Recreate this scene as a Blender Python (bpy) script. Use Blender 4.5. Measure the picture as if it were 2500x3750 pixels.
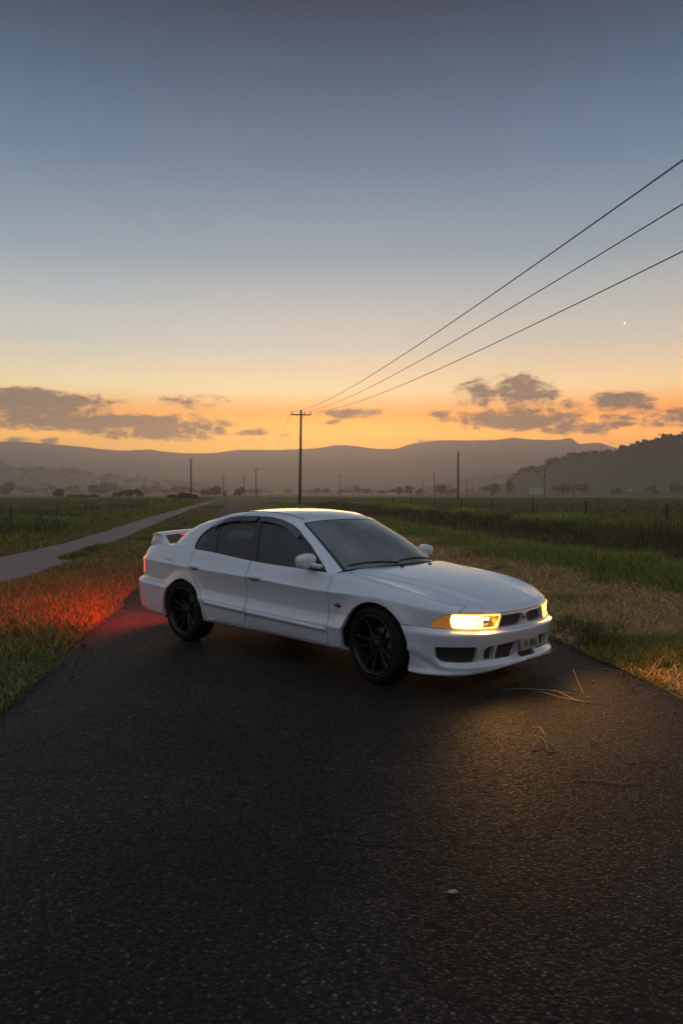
import bpy, bmesh, math, random
import numpy as np
from mathutils import Vector, Matrix

for _o in list(bpy.data.objects):
    bpy.data.objects.remove(_o)
SC = bpy.context.scene
C = SC.collection
R = math.radians
rng = np.random.default_rng(7)
random.seed(7)

# ------------------------------------------------------------------ camera
CAM_H = 1.515
cam = bpy.data.cameras.new('camera')
cam.sensor_fit = 'VERTICAL'
cam.sensor_height = 36.0
cam.lens = 26.88
cam.clip_start = 0.05
cam.clip_end = 20000
camo = bpy.data.objects.new('camera', cam)
C.objects.link(camo)
camo.location = (0, 0, CAM_H)
camo.rotation_euler = (R(90 - 1.39), 0, 0)
SC.camera = camo
F, HOR = 2800.0, 1807.0          # focal length and horizon in photo pixels: used to read angles off the photo


def ang(px, py):
    """azimuth and elevation (degrees) of a photo pixel"""
    a = math.atan((px - 1250) / F)
    e = math.atan((HOR - py) / F * math.cos(a))
    return math.degrees(a), math.degrees(e)


# ------------------------------------------------------------------ colour and render settings
SC.view_settings.view_transform = 'Standard'
SC.view_settings.look = 'None'
SC.view_settings.exposure = 0.0
SC.view_settings.gamma = 1.0
SC.view_settings.use_curve_mapping = False
SC.render.engine = 'CYCLES'
cy = SC.cycles
cy.use_denoising = True
cy.max_bounces = 6
cy.diffuse_bounces = 2
cy.glossy_bounces = 3
cy.transmission_bounces = 4
cy.transparent_max_bounces = 10
cy.volume_bounces = 1
cy.sample_clamp_indirect = 4.0
cy.use_adaptive_sampling = True
cy.adaptive_threshold = 0.02


def lin(c):
    return tuple((v / 12.92 if v <= 0.04045 else ((v + 0.055) / 1.055) ** 2.4) for v in [k / 255 for k in c])


# ------------------------------------------------------------------ node helper
class NT:
    def __init__(s, tree):
        s.t = tree
        s.n = tree.nodes
        s.l = tree.links

    def new(s, typ, **kw):
        n = s.n.new(typ)
        for k, v in kw.items():
            setattr(n, k, v)
        return n

    def put(s, sock, v):
        if isinstance(v, bpy.types.NodeSocket):
            s.l.new(v, sock)
        elif isinstance(v, (int, float)):
            sock.default_value = v
        else:
            v = tuple(v)
            if len(v) == 3 and sock.type == 'RGBA':
                v = v + (1,)
            sock.default_value = v

    def m(s, op, a, b=0.0, c=0.0, clamp=False):
        n = s.new('ShaderNodeMath', operation=op, use_clamp=clamp)
        s.put(n.inputs[0], a)
        s.put(n.inputs[1], b)
        s.put(n.inputs[2], c)
        return n.outputs[0]

    def vm(s, op, a, b=(0, 0, 0)):
        n = s.new('ShaderNodeVectorMath', operation=op)
        s.put(n.inputs[0], a)
        if op == 'SCALE':
            s.put(n.inputs['Scale'], b)
        else:
            s.put(n.inputs[1], b)
        return n

    def smooth(s, x, a, b, o0=0.0, o1=1.0):
        n = s.new('ShaderNodeMapRange', interpolation_type='SMOOTHSTEP')
        s.put(n.inputs[0], x)
        for i, v in enumerate((a, b, o0, o1)):
            s.put(n.inputs[i + 1], v)
        return n.outputs[0]

    def mix(s, f, a, b, typ='MIX'):
        n = s.new('ShaderNodeMix', data_type='RGBA', blend_type=typ)
        s.put(n.inputs[0], f)
        s.put(n.inputs[6], a)
        s.put(n.inputs[7], b)
        return n.outputs[2]

    def ramp(s, f, stops, interp='LINEAR'):
        n = s.new('ShaderNodeValToRGB')
        r = n.color_ramp
        r.interpolation = interp
        while len(r.elements) < len(stops):
            r.elements.new(0.5)
        for e, (p, c) in zip(r.elements, stops):
            e.position = p
            e.color = tuple(c) + ((1,) if len(c) == 3 else ())
        s.put(n.inputs[0], f)
        return n.outputs[0]

    def noise(s, vec, scale, detail=3, rough=0.5, dist=0.0, out='Fac'):
        n = s.new('ShaderNodeTexNoise')
        if vec is not None:
            s.put(n.inputs['Vector'], vec)
        n.inputs['Scale'].default_value = scale
        n.inputs['Detail'].default_value = detail
        n.inputs['Roughness'].default_value = rough
        n.inputs['Distortion'].default_value = dist
        return n.outputs[out]

    def bump(s, h, strength, dist, normal=None):
        n = s.new('ShaderNodeBump')
        n.inputs['Strength'].default_value = strength
        n.inputs['Distance'].default_value = dist
        s.put(n.inputs['Height'], h)
        if normal is not None:
            s.put(n.inputs['Normal'], normal)
        return n.outputs[0]


# ------------------------------------------------------------------ world: dusk sky after sunset, sunset glow straight ahead (+Y)
W = bpy.data.worlds.new('World')
SC.world = W
W.use_nodes = True
nt = NT(W.node_tree)
for n in list(nt.n):
    nt.n.remove(n)
out = nt.new('ShaderNodeOutputWorld')
bg = nt.new('ShaderNodeBackground')
nt.l.new(bg.outputs[0], out.inputs[0])
tc = nt.new('ShaderNodeTexCoord')
sep = nt.new('ShaderNodeSeparateXYZ')
nt.l.new(tc.outputs['Generated'], sep.inputs[0])
dx, dy, dz = sep.outputs
el = nt.m('MULTIPLY', nt.m('ARCSINE', dz), 180 / math.pi)
az = nt.m('MULTIPLY', nt.m('ARCTAN2', dx, dy), 180 / math.pi)
hl = nt.m('SQRT', nt.m('ADD', nt.m('MULTIPLY', dx, dx), nt.m('MULTIPLY', dy, dy)))
caz = nt.m('DIVIDE', dy, nt.m('MAXIMUM', hl, 0.001))
fac = nt.m('DIVIDE', el, 60.0, clamp=True)


def E(deg):
    return max(0.0, min(1.0, deg / 60.0))


#SKYBEGIN
WEST = [(0, (4.134, 1.558, 0.01)), (3, (4.134, 1.558, 0.01)), (4.35, (4.134, 1.558, 0.01)), (5.95, (2.289, 0.777, 0.01)), (7.6, (1.711, 1.282, 0.638)), (9.2, (1.219, 1.026, 0.652)), (10.7, (0.838, 0.844, 0.701)), (13.9, (0.53, 0.613, 0.631)), (17, (0.275, 0.41, 0.507)), (22.7, (0.111, 0.223, 0.348)), (28, (0.039, 0.111, 0.194)), (32.6, (0.01, 0.03, 0.075)), (45, (0.11, 0.15, 0.21)), (60, (0.27, 0.34, 0.44))]
west = nt.ramp(fac, [(E(d_), c_) for d_, c_ in WEST])
east = nt.ramp(fac, [
    (E(0), (0.05, 0.053, 0.065)),
    (E(8), (0.085, 0.088, 0.105)),
    (E(16), (0.22, 0.235, 0.28)),
    (E(30), (0.44, 0.50, 0.61)),
    (E(45), (0.42, 0.50, 0.63)),
    (E(60), (0.27, 0.34, 0.44)),
])
#SKYEND
wv = nt.smooth(caz, -0.25, 0.85)
sky = nt.mix(wv, east, west)
# the right hand side is pinker, the left hand side paler, low down
side = nt.smooth(az, -26, 26)
low = nt.smooth(el, 22, 5)
tint = nt.mix(side, (0.90, 0.985, 1.10), (1.06, 0.94, 0.90))
sky = nt.mix(nt.m('MULTIPLY', low, wv), sky, nt.mix(1.0, sky, tint, 'MULTIPLY'))
# the glow is strongest just right of the vanishing point
ga = nt.m('DIVIDE', nt.m('SUBTRACT', az, 1.0), 17.0)
gl = nt.m('POWER', 2.718, nt.m('MULTIPLY', nt.m('MULTIPLY', ga, ga), -1.0))
gl = nt.m('MULTIPLY', nt.m('MULTIPLY', gl, nt.smooth(el, 9.0, 3.0)), nt.smooth(dy, 0.0, 0.3))
sky = nt.mix(nt.m('MULTIPLY', gl, 0.35), sky, nt.mix(1.0, sky, (1.25, 1.75, 1.3), 'MULTIPLY'))
# clouds: dark banks low over the range, read off the photo as (pixel x, pixel y, half width, half height, weight)
CL = [(60, 1464, 260, 27, 1.2), (330, 1545, 430, 25, 1.2), (560, 1584, 190, 19, 1.2), (180, 1510, 260, 22, .95),
      (920, 1585, 75, 12, .9), (780, 1576, 60, 14, .8), (1280, 1515, 110, 18, .75), (1210, 1546, 45, 10, .6),
      (1045, 1595, 25, 9, .6), (1750, 1447, 85, 42, .85), (1905, 1432, 100, 42, 1.0), (1900, 1535, 230, 30, 1.05),
      (2080, 1565, 120, 26, .95), (2275, 1474, 95, 26, 1.0), (2250, 1540, 75, 20, .95), (2460, 1535, 100, 26, .95),
      (2060, 1500, 90, 26, .55), (1610, 1520, 60, 16, .5), (2330, 1500, 90, 26, .4), (70, 1612, 40, 12, .8),
      (190, 1618, 36, 12, .8), (700, 1470, 160, 26, .42), (1560, 1618, 70, 9, .5), (1900, 1390, 120, 30, .3)]
vec = nt.new('ShaderNodeCombineXYZ')
nt.put(vec.inputs[0], nt.m('MULTIPLY', az, 0.45))
nt.put(vec.inputs[1], el)
vec.inputs[2].default_value = 3.3
nz = nt.noise(vec.outputs[0], 1.1, 6, 0.62, 0.3)
nz2 = nt.noise(vec.outputs[0], 3.2, 6, 0.66, 0.5)
wob = nt.m('ADD', nt.m('MULTIPLY', nt.m('SUBTRACT', nz, 0.5), 3.4), nt.m('MULTIPLY', nt.m('SUBTRACT', nz2, 0.5), 2.0))
dens = None
for (px, py, hw, hh, wt) in CL:
    a0, e0 = ang(px, py)
    ra, re = hw / F * 57.3, hh / F * 57.3
    u = nt.m('DIVIDE', nt.m('SUBTRACT', az, a0), ra * 1.25)
    v = nt.m('DIVIDE', nt.m('SUBTRACT', el, e0), re * 1.45)
    q = nt.m('SUBTRACT', 1.0, nt.m('ADD', nt.m('MULTIPLY', u, u), nt.m('MULTIPLY', v, v)))
    q = nt.m('SUBTRACT', nt.m('MAXIMUM', q, -1.5), 1.0 - wt)
    dens = q if dens is None else nt.m('MAXIMUM', dens, q)
cd = nt.smooth(nt.m('ADD', nt.m('ADD', dens, 0.18), wob), 0.0, 1.05)
cd = nt.m('MULTIPLY', cd, nt.smooth(dy, 0.3, 0.6))
ccol = nt.mix(nt.smooth(el, 3.5, 8), (0.03, 0.015, 0.015), (0.05, 0.045, 0.05))
sky = nt.mix(nt.m('MULTIPLY', cd, 0.97), sky, ccol)
# the young moon, a speck of light over the right of the valley
a0, e0 = ang(2280, 1187)
u = nt.m('SUBTRACT', az, a0)
v = nt.m('SUBTRACT', el, e0)
d1 = nt.m('SQRT', nt.m('ADD', nt.m('MULTIPLY', u, u), nt.m('MULTIPLY', v, v)))
u2 = nt.m('SUBTRACT', u, 0.035)
v2 = nt.m('SUBTRACT', v, 0.045)
d2 = nt.m('SQRT', nt.m('ADD', nt.m('MULTIPLY', u2, u2), nt.m('MULTIPLY', v2, v2)))
moon = nt.m('MULTIPLY', nt.m('LESS_THAN', d1, 0.062), nt.m('GREATER_THAN', d2, 0.055))
sky = nt.mix(moon, sky, (4.0, 3.4, 2.8))
below = nt.smooth(el, -1.0, 0.0)
sky = nt.mix(below, (0.03, 0.03, 0.025), sky)
nt.put(bg.inputs[0], sky)
bg.inputs[1].default_value = 1.0
W.cycles.sampling_method = 'MANUAL'
W.cycles.sample_map_resolution = 1024

HAZE_D = 5.6e-4

# ------------------------------------------------------------------ the last light of the sun, just set: weak, wide, straight ahead
sun = bpy.data.lights.new('sun', 'SUN')
sun.energy = 0.32
sun.angle = R(14)
sun.color = (1.0, 0.55, 0.24)
suno = bpy.data.objects.new('sun', sun)
C.objects.link(suno)
suno.rotation_euler = (R(-(90 - 6.5)), 0, R(2))

# ------------------------------------------------------------------ object helpers
def tag(o, label=None, cat=None, group=None, kind=None):
    if label: o['label'] = label
    if cat: o['category'] = cat
    if group: o['group'] = group
    if kind: o['kind'] = kind
    return o


def empty(name, loc=(0, 0, 0), rz=0.0):
    o = bpy.data.objects.new(name, None)
    o.location = loc
    o.rotation_euler = (0, 0, rz)
    o.empty_display_size = 0.2
    C.objects.link(o)
    return o


def link(name, me, mat=None, parent=None):
    if mat is not None and len(me.materials) == 0:
        for k in (mat if isinstance(mat, (list, tuple)) else [mat]):
            me.materials.append(k)
    o = bpy.data.objects.new(name, me)
    C.objects.link(o)
    if parent is not None:
        o.parent = parent
    return o


def bm_obj(name, bm, mat, parent=None, smooth=True):
    me = bpy.data.meshes.new(name)
    if smooth:
        for f in bm.faces:
            f.smooth = True
    bm.to_mesh(me)
    bm.free()
    return link(name, me, mat, parent)


def sharpen(bm, deg=35):
    lim = math.radians(deg)
    for e in bm.edges:
        if len(e.link_faces) == 2 and e.calc_face_angle(0) > lim:
            e.smooth = False


def np_mesh(name, verts, faces, cols=None, smooth=False):
    """faces: (n,3) or (n,4) array"""
    me = bpy.data.meshes.new(name)
    v = np.asarray(verts, dtype=np.float32)
    f = np.asarray(faces, dtype=np.int32)
    k = f.shape[1]
    me.vertices.add(len(v))
    me.vertices.foreach_set('co', v.ravel())
    me.loops.add(f.size)
    me.loops.foreach_set('vertex_index', f.ravel())
    me.polygons.add(len(f))
    me.polygons.foreach_set('loop_start', np.arange(0, f.size, k, dtype=np.int32))
    me.polygons.foreach_set('loop_total', np.full(len(f), k, dtype=np.int32))
    if smooth:
        me.polygons.foreach_set('use_smooth', np.ones(len(f), dtype=bool))
    if cols is not None:
        a = me.attributes.new('tone', 'FLOAT_COLOR', 'POINT')
        c4 = np.ones((len(v), 4), dtype=np.float32)
        c4[:, :3] = cols
        a.data.foreach_set('color', c4.ravel())
    me.update(calc_edges=True)
    me.validate()
    return me


def copy_tree(o, parent=None):
    c = o.copy()
    C.objects.link(c)
    if parent is not None:
        c.parent = parent
    for ch in list(o.children):
        copy_tree(ch, c)
    return c


def add_box(bm, cx, cy_, cz, sx, sy, sz, rot=None, bev=0.0):
    r = bmesh.ops.create_cube(bm, size=1.0)
    vs = r['verts']
    M = Matrix.Diagonal((sx, sy, sz, 1))
    if rot is not None:
        M = rot.to_4x4() @ M
    bmesh.ops.transform(bm, matrix=Matrix.Translation((cx, cy_, cz)) @ M, verts=vs)
    if bev:
        es = list({e for v in vs for e in v.link_edges})
        bmesh.ops.bevel(bm, geom=es, offset=bev, segments=2, affect='EDGES', profile=0.6)
    return vs


def add_tube(bm, pts, rad, seg=8, cap=True):
    """sweep a circle along pts; rad scalar or list"""
    pts = [Vector(p) for p in pts]
    n = len(pts)
    rads = [rad] * n if isinstance(rad, (int, float)) else rad
    rings = []
    up = Vector((0, 0, 1))
    for i, p in enumerate(pts):
        t = (pts[min(i + 1, n - 1)] - pts[max(i - 1, 0)]).normalized()
        a = up if abs(t.dot(up)) < 0.95 else Vector((1, 0, 0))
        x = t.cross(a).normalized()
        y = t.cross(x).normalized()
        rings.append([bm.verts.new(p + (x * math.cos(k * 2 * math.pi / seg) + y * math.sin(k * 2 * math.pi / seg)) * rads[i]) for k in range(seg)])
    for i in range(n - 1):
        for k in range(seg):
            bm.faces.new((rings[i][k], rings[i][(k + 1) % seg], rings[i + 1][(k + 1) % seg], rings[i + 1][k]))
    if cap:
        bm.faces.new(rings[0][::-1])
        bm.faces.new(rings[-1])


def add_lathe(bm, prof, seg=48, axis='Y'):
    """prof: list of (radius, along axis)"""
    rings = []
    for (r, h) in prof:
        ring = []
        for k in range(seg):
            a = 2 * math.pi * k / seg
            c, s = math.cos(a) * r, math.sin(a) * r
            ring.append(bm.verts.new((c, h, s) if axis == 'Y' else (c, s, h)))
        rings.append(ring)
    for i in range(len(prof) - 1):
        for k in range(seg):
            bm.faces.new((rings[i][k], rings[i][(k + 1) % seg], rings[i + 1][(k + 1) % seg], rings[i + 1][k]))
    return rings


def pchip(x, y, xq):
    x = np.asarray(x, float)
    y = np.asarray(y, float)
    h = np.diff(x)
    d = np.diff(y) / h
    m = np.zeros_like(y)
    for i in range(1, len(x) - 1):
        if d[i - 1] * d[i] > 0:
            w1 = 2 * h[i] + h[i - 1]
            w2 = h[i] + 2 * h[i - 1]
            m[i] = (w1 + w2) / (w1 / d[i - 1] + w2 / d[i])
    m[0] = d[0]
    m[-1] = d[-1]
    xq = np.clip(xq, x[0], x[-1])
    k = np.clip(np.searchsorted(x, xq, side='right') - 1, 0, len(x) - 2)
    t = (xq - x[k]) / h[k]
    return ((1 + 2 * t) * (1 - t) ** 2 * y[k] + t * (1 - t) ** 2 * h[k] * m[k] + t * t * (3 - 2 * t) * y[k + 1] + t * t * (t - 1) * h[k] * m[k + 1])


# ------------------------------------------------------------------ material helper
def mat(name, base=(0.5, 0.5, 0.5), rough=0.5, metal=0.0, coat=0.0, emit=None, estr=0.0, spec=0.5):
    m = bpy.data.materials.new(name)
    m.use_nodes = True
    t = NT(m.node_tree)
    b = m.node_tree.nodes['Principled BSDF']
    b.inputs['Base Color'].default_value = tuple(base) + (1,)
    b.inputs['Roughness'].default_value = rough
    b.inputs['Metallic'].default_value = metal
    b.inputs['Coat Weight'].default_value = coat
    b.inputs['Coat Roughness'].default_value = 0.06
    b.inputs['Specular IOR Level'].default_value = spec
    if emit is not None:
        b.inputs['Emission Color'].default_value = tuple(emit) + (1,)
        b.inputs['Emission Strength'].default_value = estr
    return m, t, b


def objco(t):
    return t.new('ShaderNodeTexCoord').outputs['Object']

# =================================================================== THE SETTING
class VN:
    """smooth value noise on a lattice"""
    def __init__(s, seed, n=64):
        s.g = np.random.default_rng(seed).random((n, n))
        s.n = n

    def __call__(s, x, y, f=1.0):
        x = np.asarray(x) * f + 1000.3
        y = np.asarray(y) * f + 1000.7
        i, j = np.floor(x).astype(int), np.floor(y).astype(int)
        u, v = x - i, y - j
        u, v = u * u * (3 - 2 * u), v * v * (3 - 2 * v)
        g, n = s.g, s.n
        return (g[i % n, j % n] * (1 - u) * (1 - v) + g[(i + 1) % n, j % n] * u * (1 - v) + g[i % n, (j + 1) % n] * (1 - u) * v + g[(i + 1) % n, (j + 1) % n] * u * v)

    def fbm(s, x, y, f=1.0, o=3):
        t = 0
        a = 0.5
        for k in range(o):
            t = t + a * s(x, y, f * 2 ** k)
            a *= 0.5
        return t / (1 - 0.5 ** o)


vn1, vn2, vn3 = VN(1), VN(2), VN(3)
RLy = [-12, 0, 4, 5.34, 6.43, 8.38, 9.77, 12.8, 25, 49.3, 73, 110, 177, 300, 600]
RLx = [-2.2, -2.25, -2.33, -2.42, -2.56, -2.83, -3.02, -3.42, -5.05, -8.4, -11.8, -16.7, -25.3, -42, -84]
RRy = [-12, 0, 4, 5.83, 6.85, 7.6, 8.3, 10, 14, 25, 47, 78, 120, 190, 300, 600]
RRx = [3.1, 2.95, 2.75, 2.62, 2.50, 2.37, 2.30, 2.08, 1.45, -.28, -3.9, -8.25, -14.0, -23.8, -39.6, -81]
PLy = [-12, 5, 14, 18, 20, 23.5, 30.7, 45.6, 90, 140, 300]
PLx = [-8.0, -7.95, -7.97, -8.03, -8.1, -8.35, -9.45, -11.7, -17.9, -24.6, -47]
PRy = [-12, 5, 9, 13.6, 17, 21, 25, 35.3, 73, 140, 300]
PRx = [-5.2, -5.35, -5.42, -5.60, -5.95, -6.65, -7.15, -8.75, -14.2, -23.2, -45.6]
xL = lambda y: np.interp(y, RLy, RLx)
xR = lambda y: np.interp(y, RRy, RRx)
pL = lambda y: np.interp(y, PLy, PLx)
pR = lambda y: np.interp(y, PRy, PRx)


def zt(x, y):
    """height of the ground"""
    x = np.asarray(x, float)
    y = np.asarray(y, float)
    e = x - xR(y)
    far = np.clip((150 - y) / 60, 0, 1)
    zr = np.interp(e, [-1, 0, 0.15, 1.2, 2.2, 3.2, 4.4, 6.0, 10.5, 12.5, 14, 18], [-.03, -.03, .0, .03, .10, .14, -.25, -.58, -.52, .0, .18, .06])
    el = xL(y) - x
    zl = np.interp(el, [-1, 0, 0.15, 1.0], [-.03, -.03, .0, .03])
    inp = np.clip(np.minimum(x - pL(y) + 0.1, pR(y) + 0.1 - x) / 0.15, 0, 1)
    zl = zl * (1 - inp) + (-.015) * inp
    zl = zl + np.clip((pL(y) - x) / 2.0, 0, 1) * 0.10
    z = np.where(e > 0, np.where(e > 3, zr * far, zr), np.where(el > 0, zl, -.03))
    out = np.clip((np.maximum(e, el) - 0.3) / 1.0, 0, 1)
    out = out * (1 - inp)
    amp = np.clip((np.hypot(x, y)) / 30, 0.3, 1.0) * np.clip((500 - y) / 300, 0, 1)
    return z + out * amp * 0.10 * (vn1.fbm(x, y, 0.5) - 0.5)


# ---- ground sheet
def spaced(lo, hi, step, far_lo, far_hi, grow=1.22):
    a = list(np.arange(lo, hi + 1e-6, step))
    s = step
    while a[-1] < far_hi:
        s *= grow
        a.append(min(a[-1] + s, far_hi))
    s = step
    b = []
    c = lo
    while c > far_lo:
        s *= grow
        c = max(c - s, far_lo)
        b.append(c)
    return np.array(b[::-1] + a)


gx_ = spaced(-24, 24, 0.4, -2500, 2500)
gy_ = spaced(-2, 70, 0.45, -500, 3200)
GX, GY = np.meshgrid(gx_, gy_, indexing='ij')
GZ = zt(GX, GY)
nx_, ny_ = GX.shape
idx = np.arange(nx_ * ny_).reshape(nx_, ny_)
fc = np.stack([idx[:-1, :-1], idx[1:, :-1], idx[1:, 1:], idx[:-1, 1:]], -1).reshape(-1, 4)
m_ground, t, b = mat('grassy ground', (0.04, 0.045, 0.02), 0.95, spec=0.15)
pos_ = t.new('ShaderNodeNewGeometry').outputs['Position']
n1 = t.noise(pos_, 0.09, 4, 0.6)
n2 = t.noise(pos_, 1.3, 4, 0.65)
n3 = t.noise(pos_, 0.011, 3, 0.6)
c1 = t.mix(t.smooth(n2, 0.35, 0.7), (0.050, 0.045, 0.018), (0.095, 0.085, 0.034))
c2 = t.mix(t.smooth(n1, 0.4, 0.65), c1, (0.075, 0.080, 0.024))
c3 = t.mix(t.smooth(n3, 0.45, 0.62), c2, (0.105, 0.105, 0.040))
t.put(b.inputs['Base Color'], c3)
t.put(b.inputs['Normal'], t.bump(n2, 0.8, 0.08))
gr = link('ground', np_mesh('ground', np.stack([GX, GY, GZ], -1).reshape(-1, 3), fc, smooth=True), m_ground)
tag(gr, kind='structure')

# ---- road
ys = np.concatenate([np.arange(-8, 40, 0.5), np.arange(40, 120, 2.0), np.arange(120, 600, 12.0)])
NX = 13
V_, F_ = [], []
for i, y in enumerate(ys):
    a = xL(y) + 0.10 * (vn2(y, 3.1, 1.3) - 0.5)
    c = xR(y) + 0.12 * (vn2(y, 9.7, 1.1) - 0.5)
    for k in range(NX):
        w = k / (NX - 1)
        x = a + (c - a) * w
        V_.append((x, y, 0.0 - 0.025 * (2 * w - 1) ** 8))
for i in range(len(ys) - 1):
    for k in range(NX - 1):
        q = i * NX + k
        F_.append((q, q + 1, q + NX + 1, q + NX))
m_road, t, b = mat('worn asphalt', (0.03, 0.03, 0.03), 0.6, spec=0.18)
pos_ = t.new('ShaderNodeNewGeometry').outputs['Position']
vor = t.new('ShaderNodeTexVoronoi')
t.put(vor.inputs['Vector'], t.vm('ADD', pos_, t.vm('SCALE', t.noise(pos_, 60, 2, 0.5, out='Color'), 0.004).outputs[0]).outputs[0])
vor.inputs['Scale'].default_value = 62
sp_ = t.new('ShaderNodeSeparateColor')
t.put(sp_.inputs[0], vor.outputs['Color'])
stone = t.smooth(vor.outputs['Distance'], 0.62, 0.10)
vor2 = t.new('ShaderNodeTexVoronoi')
t.put(vor2.inputs['Vector'], pos_)
vor2.inputs['Scale'].default_value = 150
wear = t.noise(pos_, 0.7, 5, 0.62)
fine = t.noise(pos_, 240, 2, 0.6)
base = t.mix(sp_.outputs[0], (0.0118, 0.0088, 0.0062), (0.037, 0.0275, 0.0190))
base = t.mix(t.m('GREATER_THAN', sp_.outputs[1], 0.93), base, (0.085, 0.078, 0.068))
base = t.mix(t.smooth(stone, 0.0, 0.6), (0.008, 0.0073, 0.0066), base)
base = t.mix(t.smooth(wear, 0.40, 0.66), t.mix(1.0, base, (0.72, 0.72, 0.72), 'MULTIPLY'), t.mix(1.0, base, (1.5, 1.46, 1.40), 'MULTIPLY'))
patch = t.noise(pos_, 0.23, 3, 0.5, 0.6)
base = t.mix(t.smooth(patch, 0.50, 0.56), base, t.mix(1.0, base, (0.66, 0.66, 0.68), 'MULTIPLY'))
# fine cracks here and there
cv = t.vm('ADD', pos_, t.vm('SCALE', t.noise(pos_, 2.0, 4, 0.7, out='Color'), 0.5).outputs[0]).outputs[0]
vc = t.new('ShaderNodeTexVoronoi', feature='DISTANCE_TO_EDGE')
t.put(vc.inputs['Vector'], cv)
vc.inputs['Scale'].default_value = 0.85
crack = t.m('MULTIPLY', t.smooth(vc.outputs['Distance'], 0.013, 0.004), t.smooth(t.noise(pos_, 0.55, 2, 0.5), 0.46, 0.54))
base = t.mix(t.m('MULTIPLY', crack, 0.9), base, (0.005, 0.005, 0.005))
t.put(b.inputs['Base Color'], base)
t.put(b.inputs['Roughness'], t.m('ADD', 0.60, t.m('MULTIPLY', sp_.outputs[2], 0.25)))
hgt = t.m('ADD', t.m('MULTIPLY', stone, t.m('ADD', 0.4, sp_.outputs[0])), t.m('MULTIPLY', vor2.outputs['Distance'], -0.25))
hgt = t.m('SUBTRACT', t.m('ADD', hgt, t.m('MULTIPLY', fine, 0.15)), t.m('MULTIPLY', crack, 1.6))
t.put(b.inputs['Normal'], t.bump(hgt, 0.65, 0.007))
rd_ = link('road', np_mesh('road', V_, F_, smooth=True), m_road)
tag(rd_, kind='structure')

# ---- footpath
ys = np.concatenate([np.arange(-4, 60, 0.6), np.arange(60, 200, 4.0)])
V_, F_ = [], []
for y in ys:
    a = pL(y) + 0.16 * (vn2(y, 21.0, 0.9) - 0.5)
    c = pR(y) + 0.16 * (vn2(y, 33.0, 0.8) - 0.5)
    for k in range(5):
        V_.append((a + (c - a) * k / 4, y, 0.02 + 0.01 * math.sin(k / 4 * math.pi)))
for i in range(len(ys) - 1):
    for k in range(4):
        q = i * 5 + k
        F_.append((q, q + 1, q + 6, q + 5))
m_path, t, b = mat('pale gravelled path', (0.14, 0.125, 0.115), 0.9, spec=0.2)
pos_ = t.new('ShaderNodeNewGeometry').outputs['Position']
n1 = t.noise(pos_, 40, 3, 0.7)
n2 = t.noise(pos_, 1.2, 4, 0.6)
t.put(b.inputs['Base Color'], t.mix(t.smooth(n2, 0.3, 0.75), t.mix(n1, (0.145, 0.104, 0.088), (0.21, 0.155, 0.132)), t.mix(n1, (0.18, 0.13, 0.110), (0.26, 0.19, 0.163))))
t.put(b.inputs['Normal'], t.bump(n1, 0.5, 0.006))
tag(link('footpath', np_mesh('footpath', V_, F_, smooth=True), m_path), kind='structure')

# ---- hills: skylines read off the photo as (pixel x, pixel y), standing at their own distances
def ridge(name, pts, D, depth0, rough, material, seed, trees=0.0, ext=True):
    px = np.array([p[0] for p in pts], float)
    py = np.array([p[1] for p in pts], float)
    q = np.linspace(px[0], px[-1], 420)
    el_ = pchip(px, py, q)
    azs = np.arctan((q - 1250) / F)
    hs = np.maximum((HOR - el_) / F * np.cos(azs) * D + CAM_H, 0.0)
    v = VN(seed)
    rows = []
    NK = 16
    for k in range(NK + 5):
        w = k / NK
        if w <= 1:
            d = D * (depth0 + (1 - depth0) * w)
            hh = w ** 1.25
        else:
            d = D * (1 + 0.22 * (w - 1) * NK / 5)
            hh = max(0.0, 1 - (w - 1) * NK / 5) ** 1.3
        x, y = np.sin(azs) * d, np.cos(azs) * d
        n = v.fbm(azs * 40, np.full_like(azs, w * 5.0), 1.0, 4) - 0.5
        z = hs * (hh + rough * n * min(1.0, 4 * w * abs(1 - w))) - (1 if w in (0.0,) else 0)
        rows.append(np.stack([x, y, np.maximum(z, -1.2)], -1))
    G_ = np.array(rows)
    a, c = G_.shape[:2]
    ii = np.arange(a * c).reshape(a, c)
    f = np.stack([ii[:-1, :-1], ii[:-1, 1:], ii[1:, 1:], ii[1:, :-1]], -1).reshape(-1, 4)
    o = link(name, np_mesh(name, G_.reshape(-1, 3), f, smooth=True), material)
    tag(o, kind='structure')
    return azs, hs


m_range, t, b = mat('forested range', (0.03, 0.035, 0.025), 0.95, spec=0.1)
pos_ = t.new('ShaderNodeNewGeometry').outputs['Position']
t.put(b.inputs['Base Color'], t.mix(t.noise(pos_, 0.012, 5, 0.6), (0.018, 0.022, 0.016), (0.050, 0.052, 0.035)))
m_hill, t, b = mat('grazed hillside', (0.05, 0.055, 0.025), 0.95, spec=0.1)
pos_ = t.new('ShaderNodeNewGeometry').outputs['Position']
sz = t.new('ShaderNodeSeparateXYZ')
t.put(sz.inputs[0], pos_)
wd = t.smooth(t.m('ADD', t.m('MULTIPLY', sz.outputs[2], 0.017), t.noise(pos_, 0.02, 4, 0.6)), 0.75, 1.15)
t.put(b.inputs['Base Color'], t.mix(wd, t.mix(t.noise(pos_, 0.03, 4, 0.6), (0.045, 0.05, 0.022), (0.10, 0.10, 0.05)), t.mix(t.noise(pos_, 0.06, 3, 0.6), (0.018, 0.020, 0.012), (0.045, 0.045, 0.025))))
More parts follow.
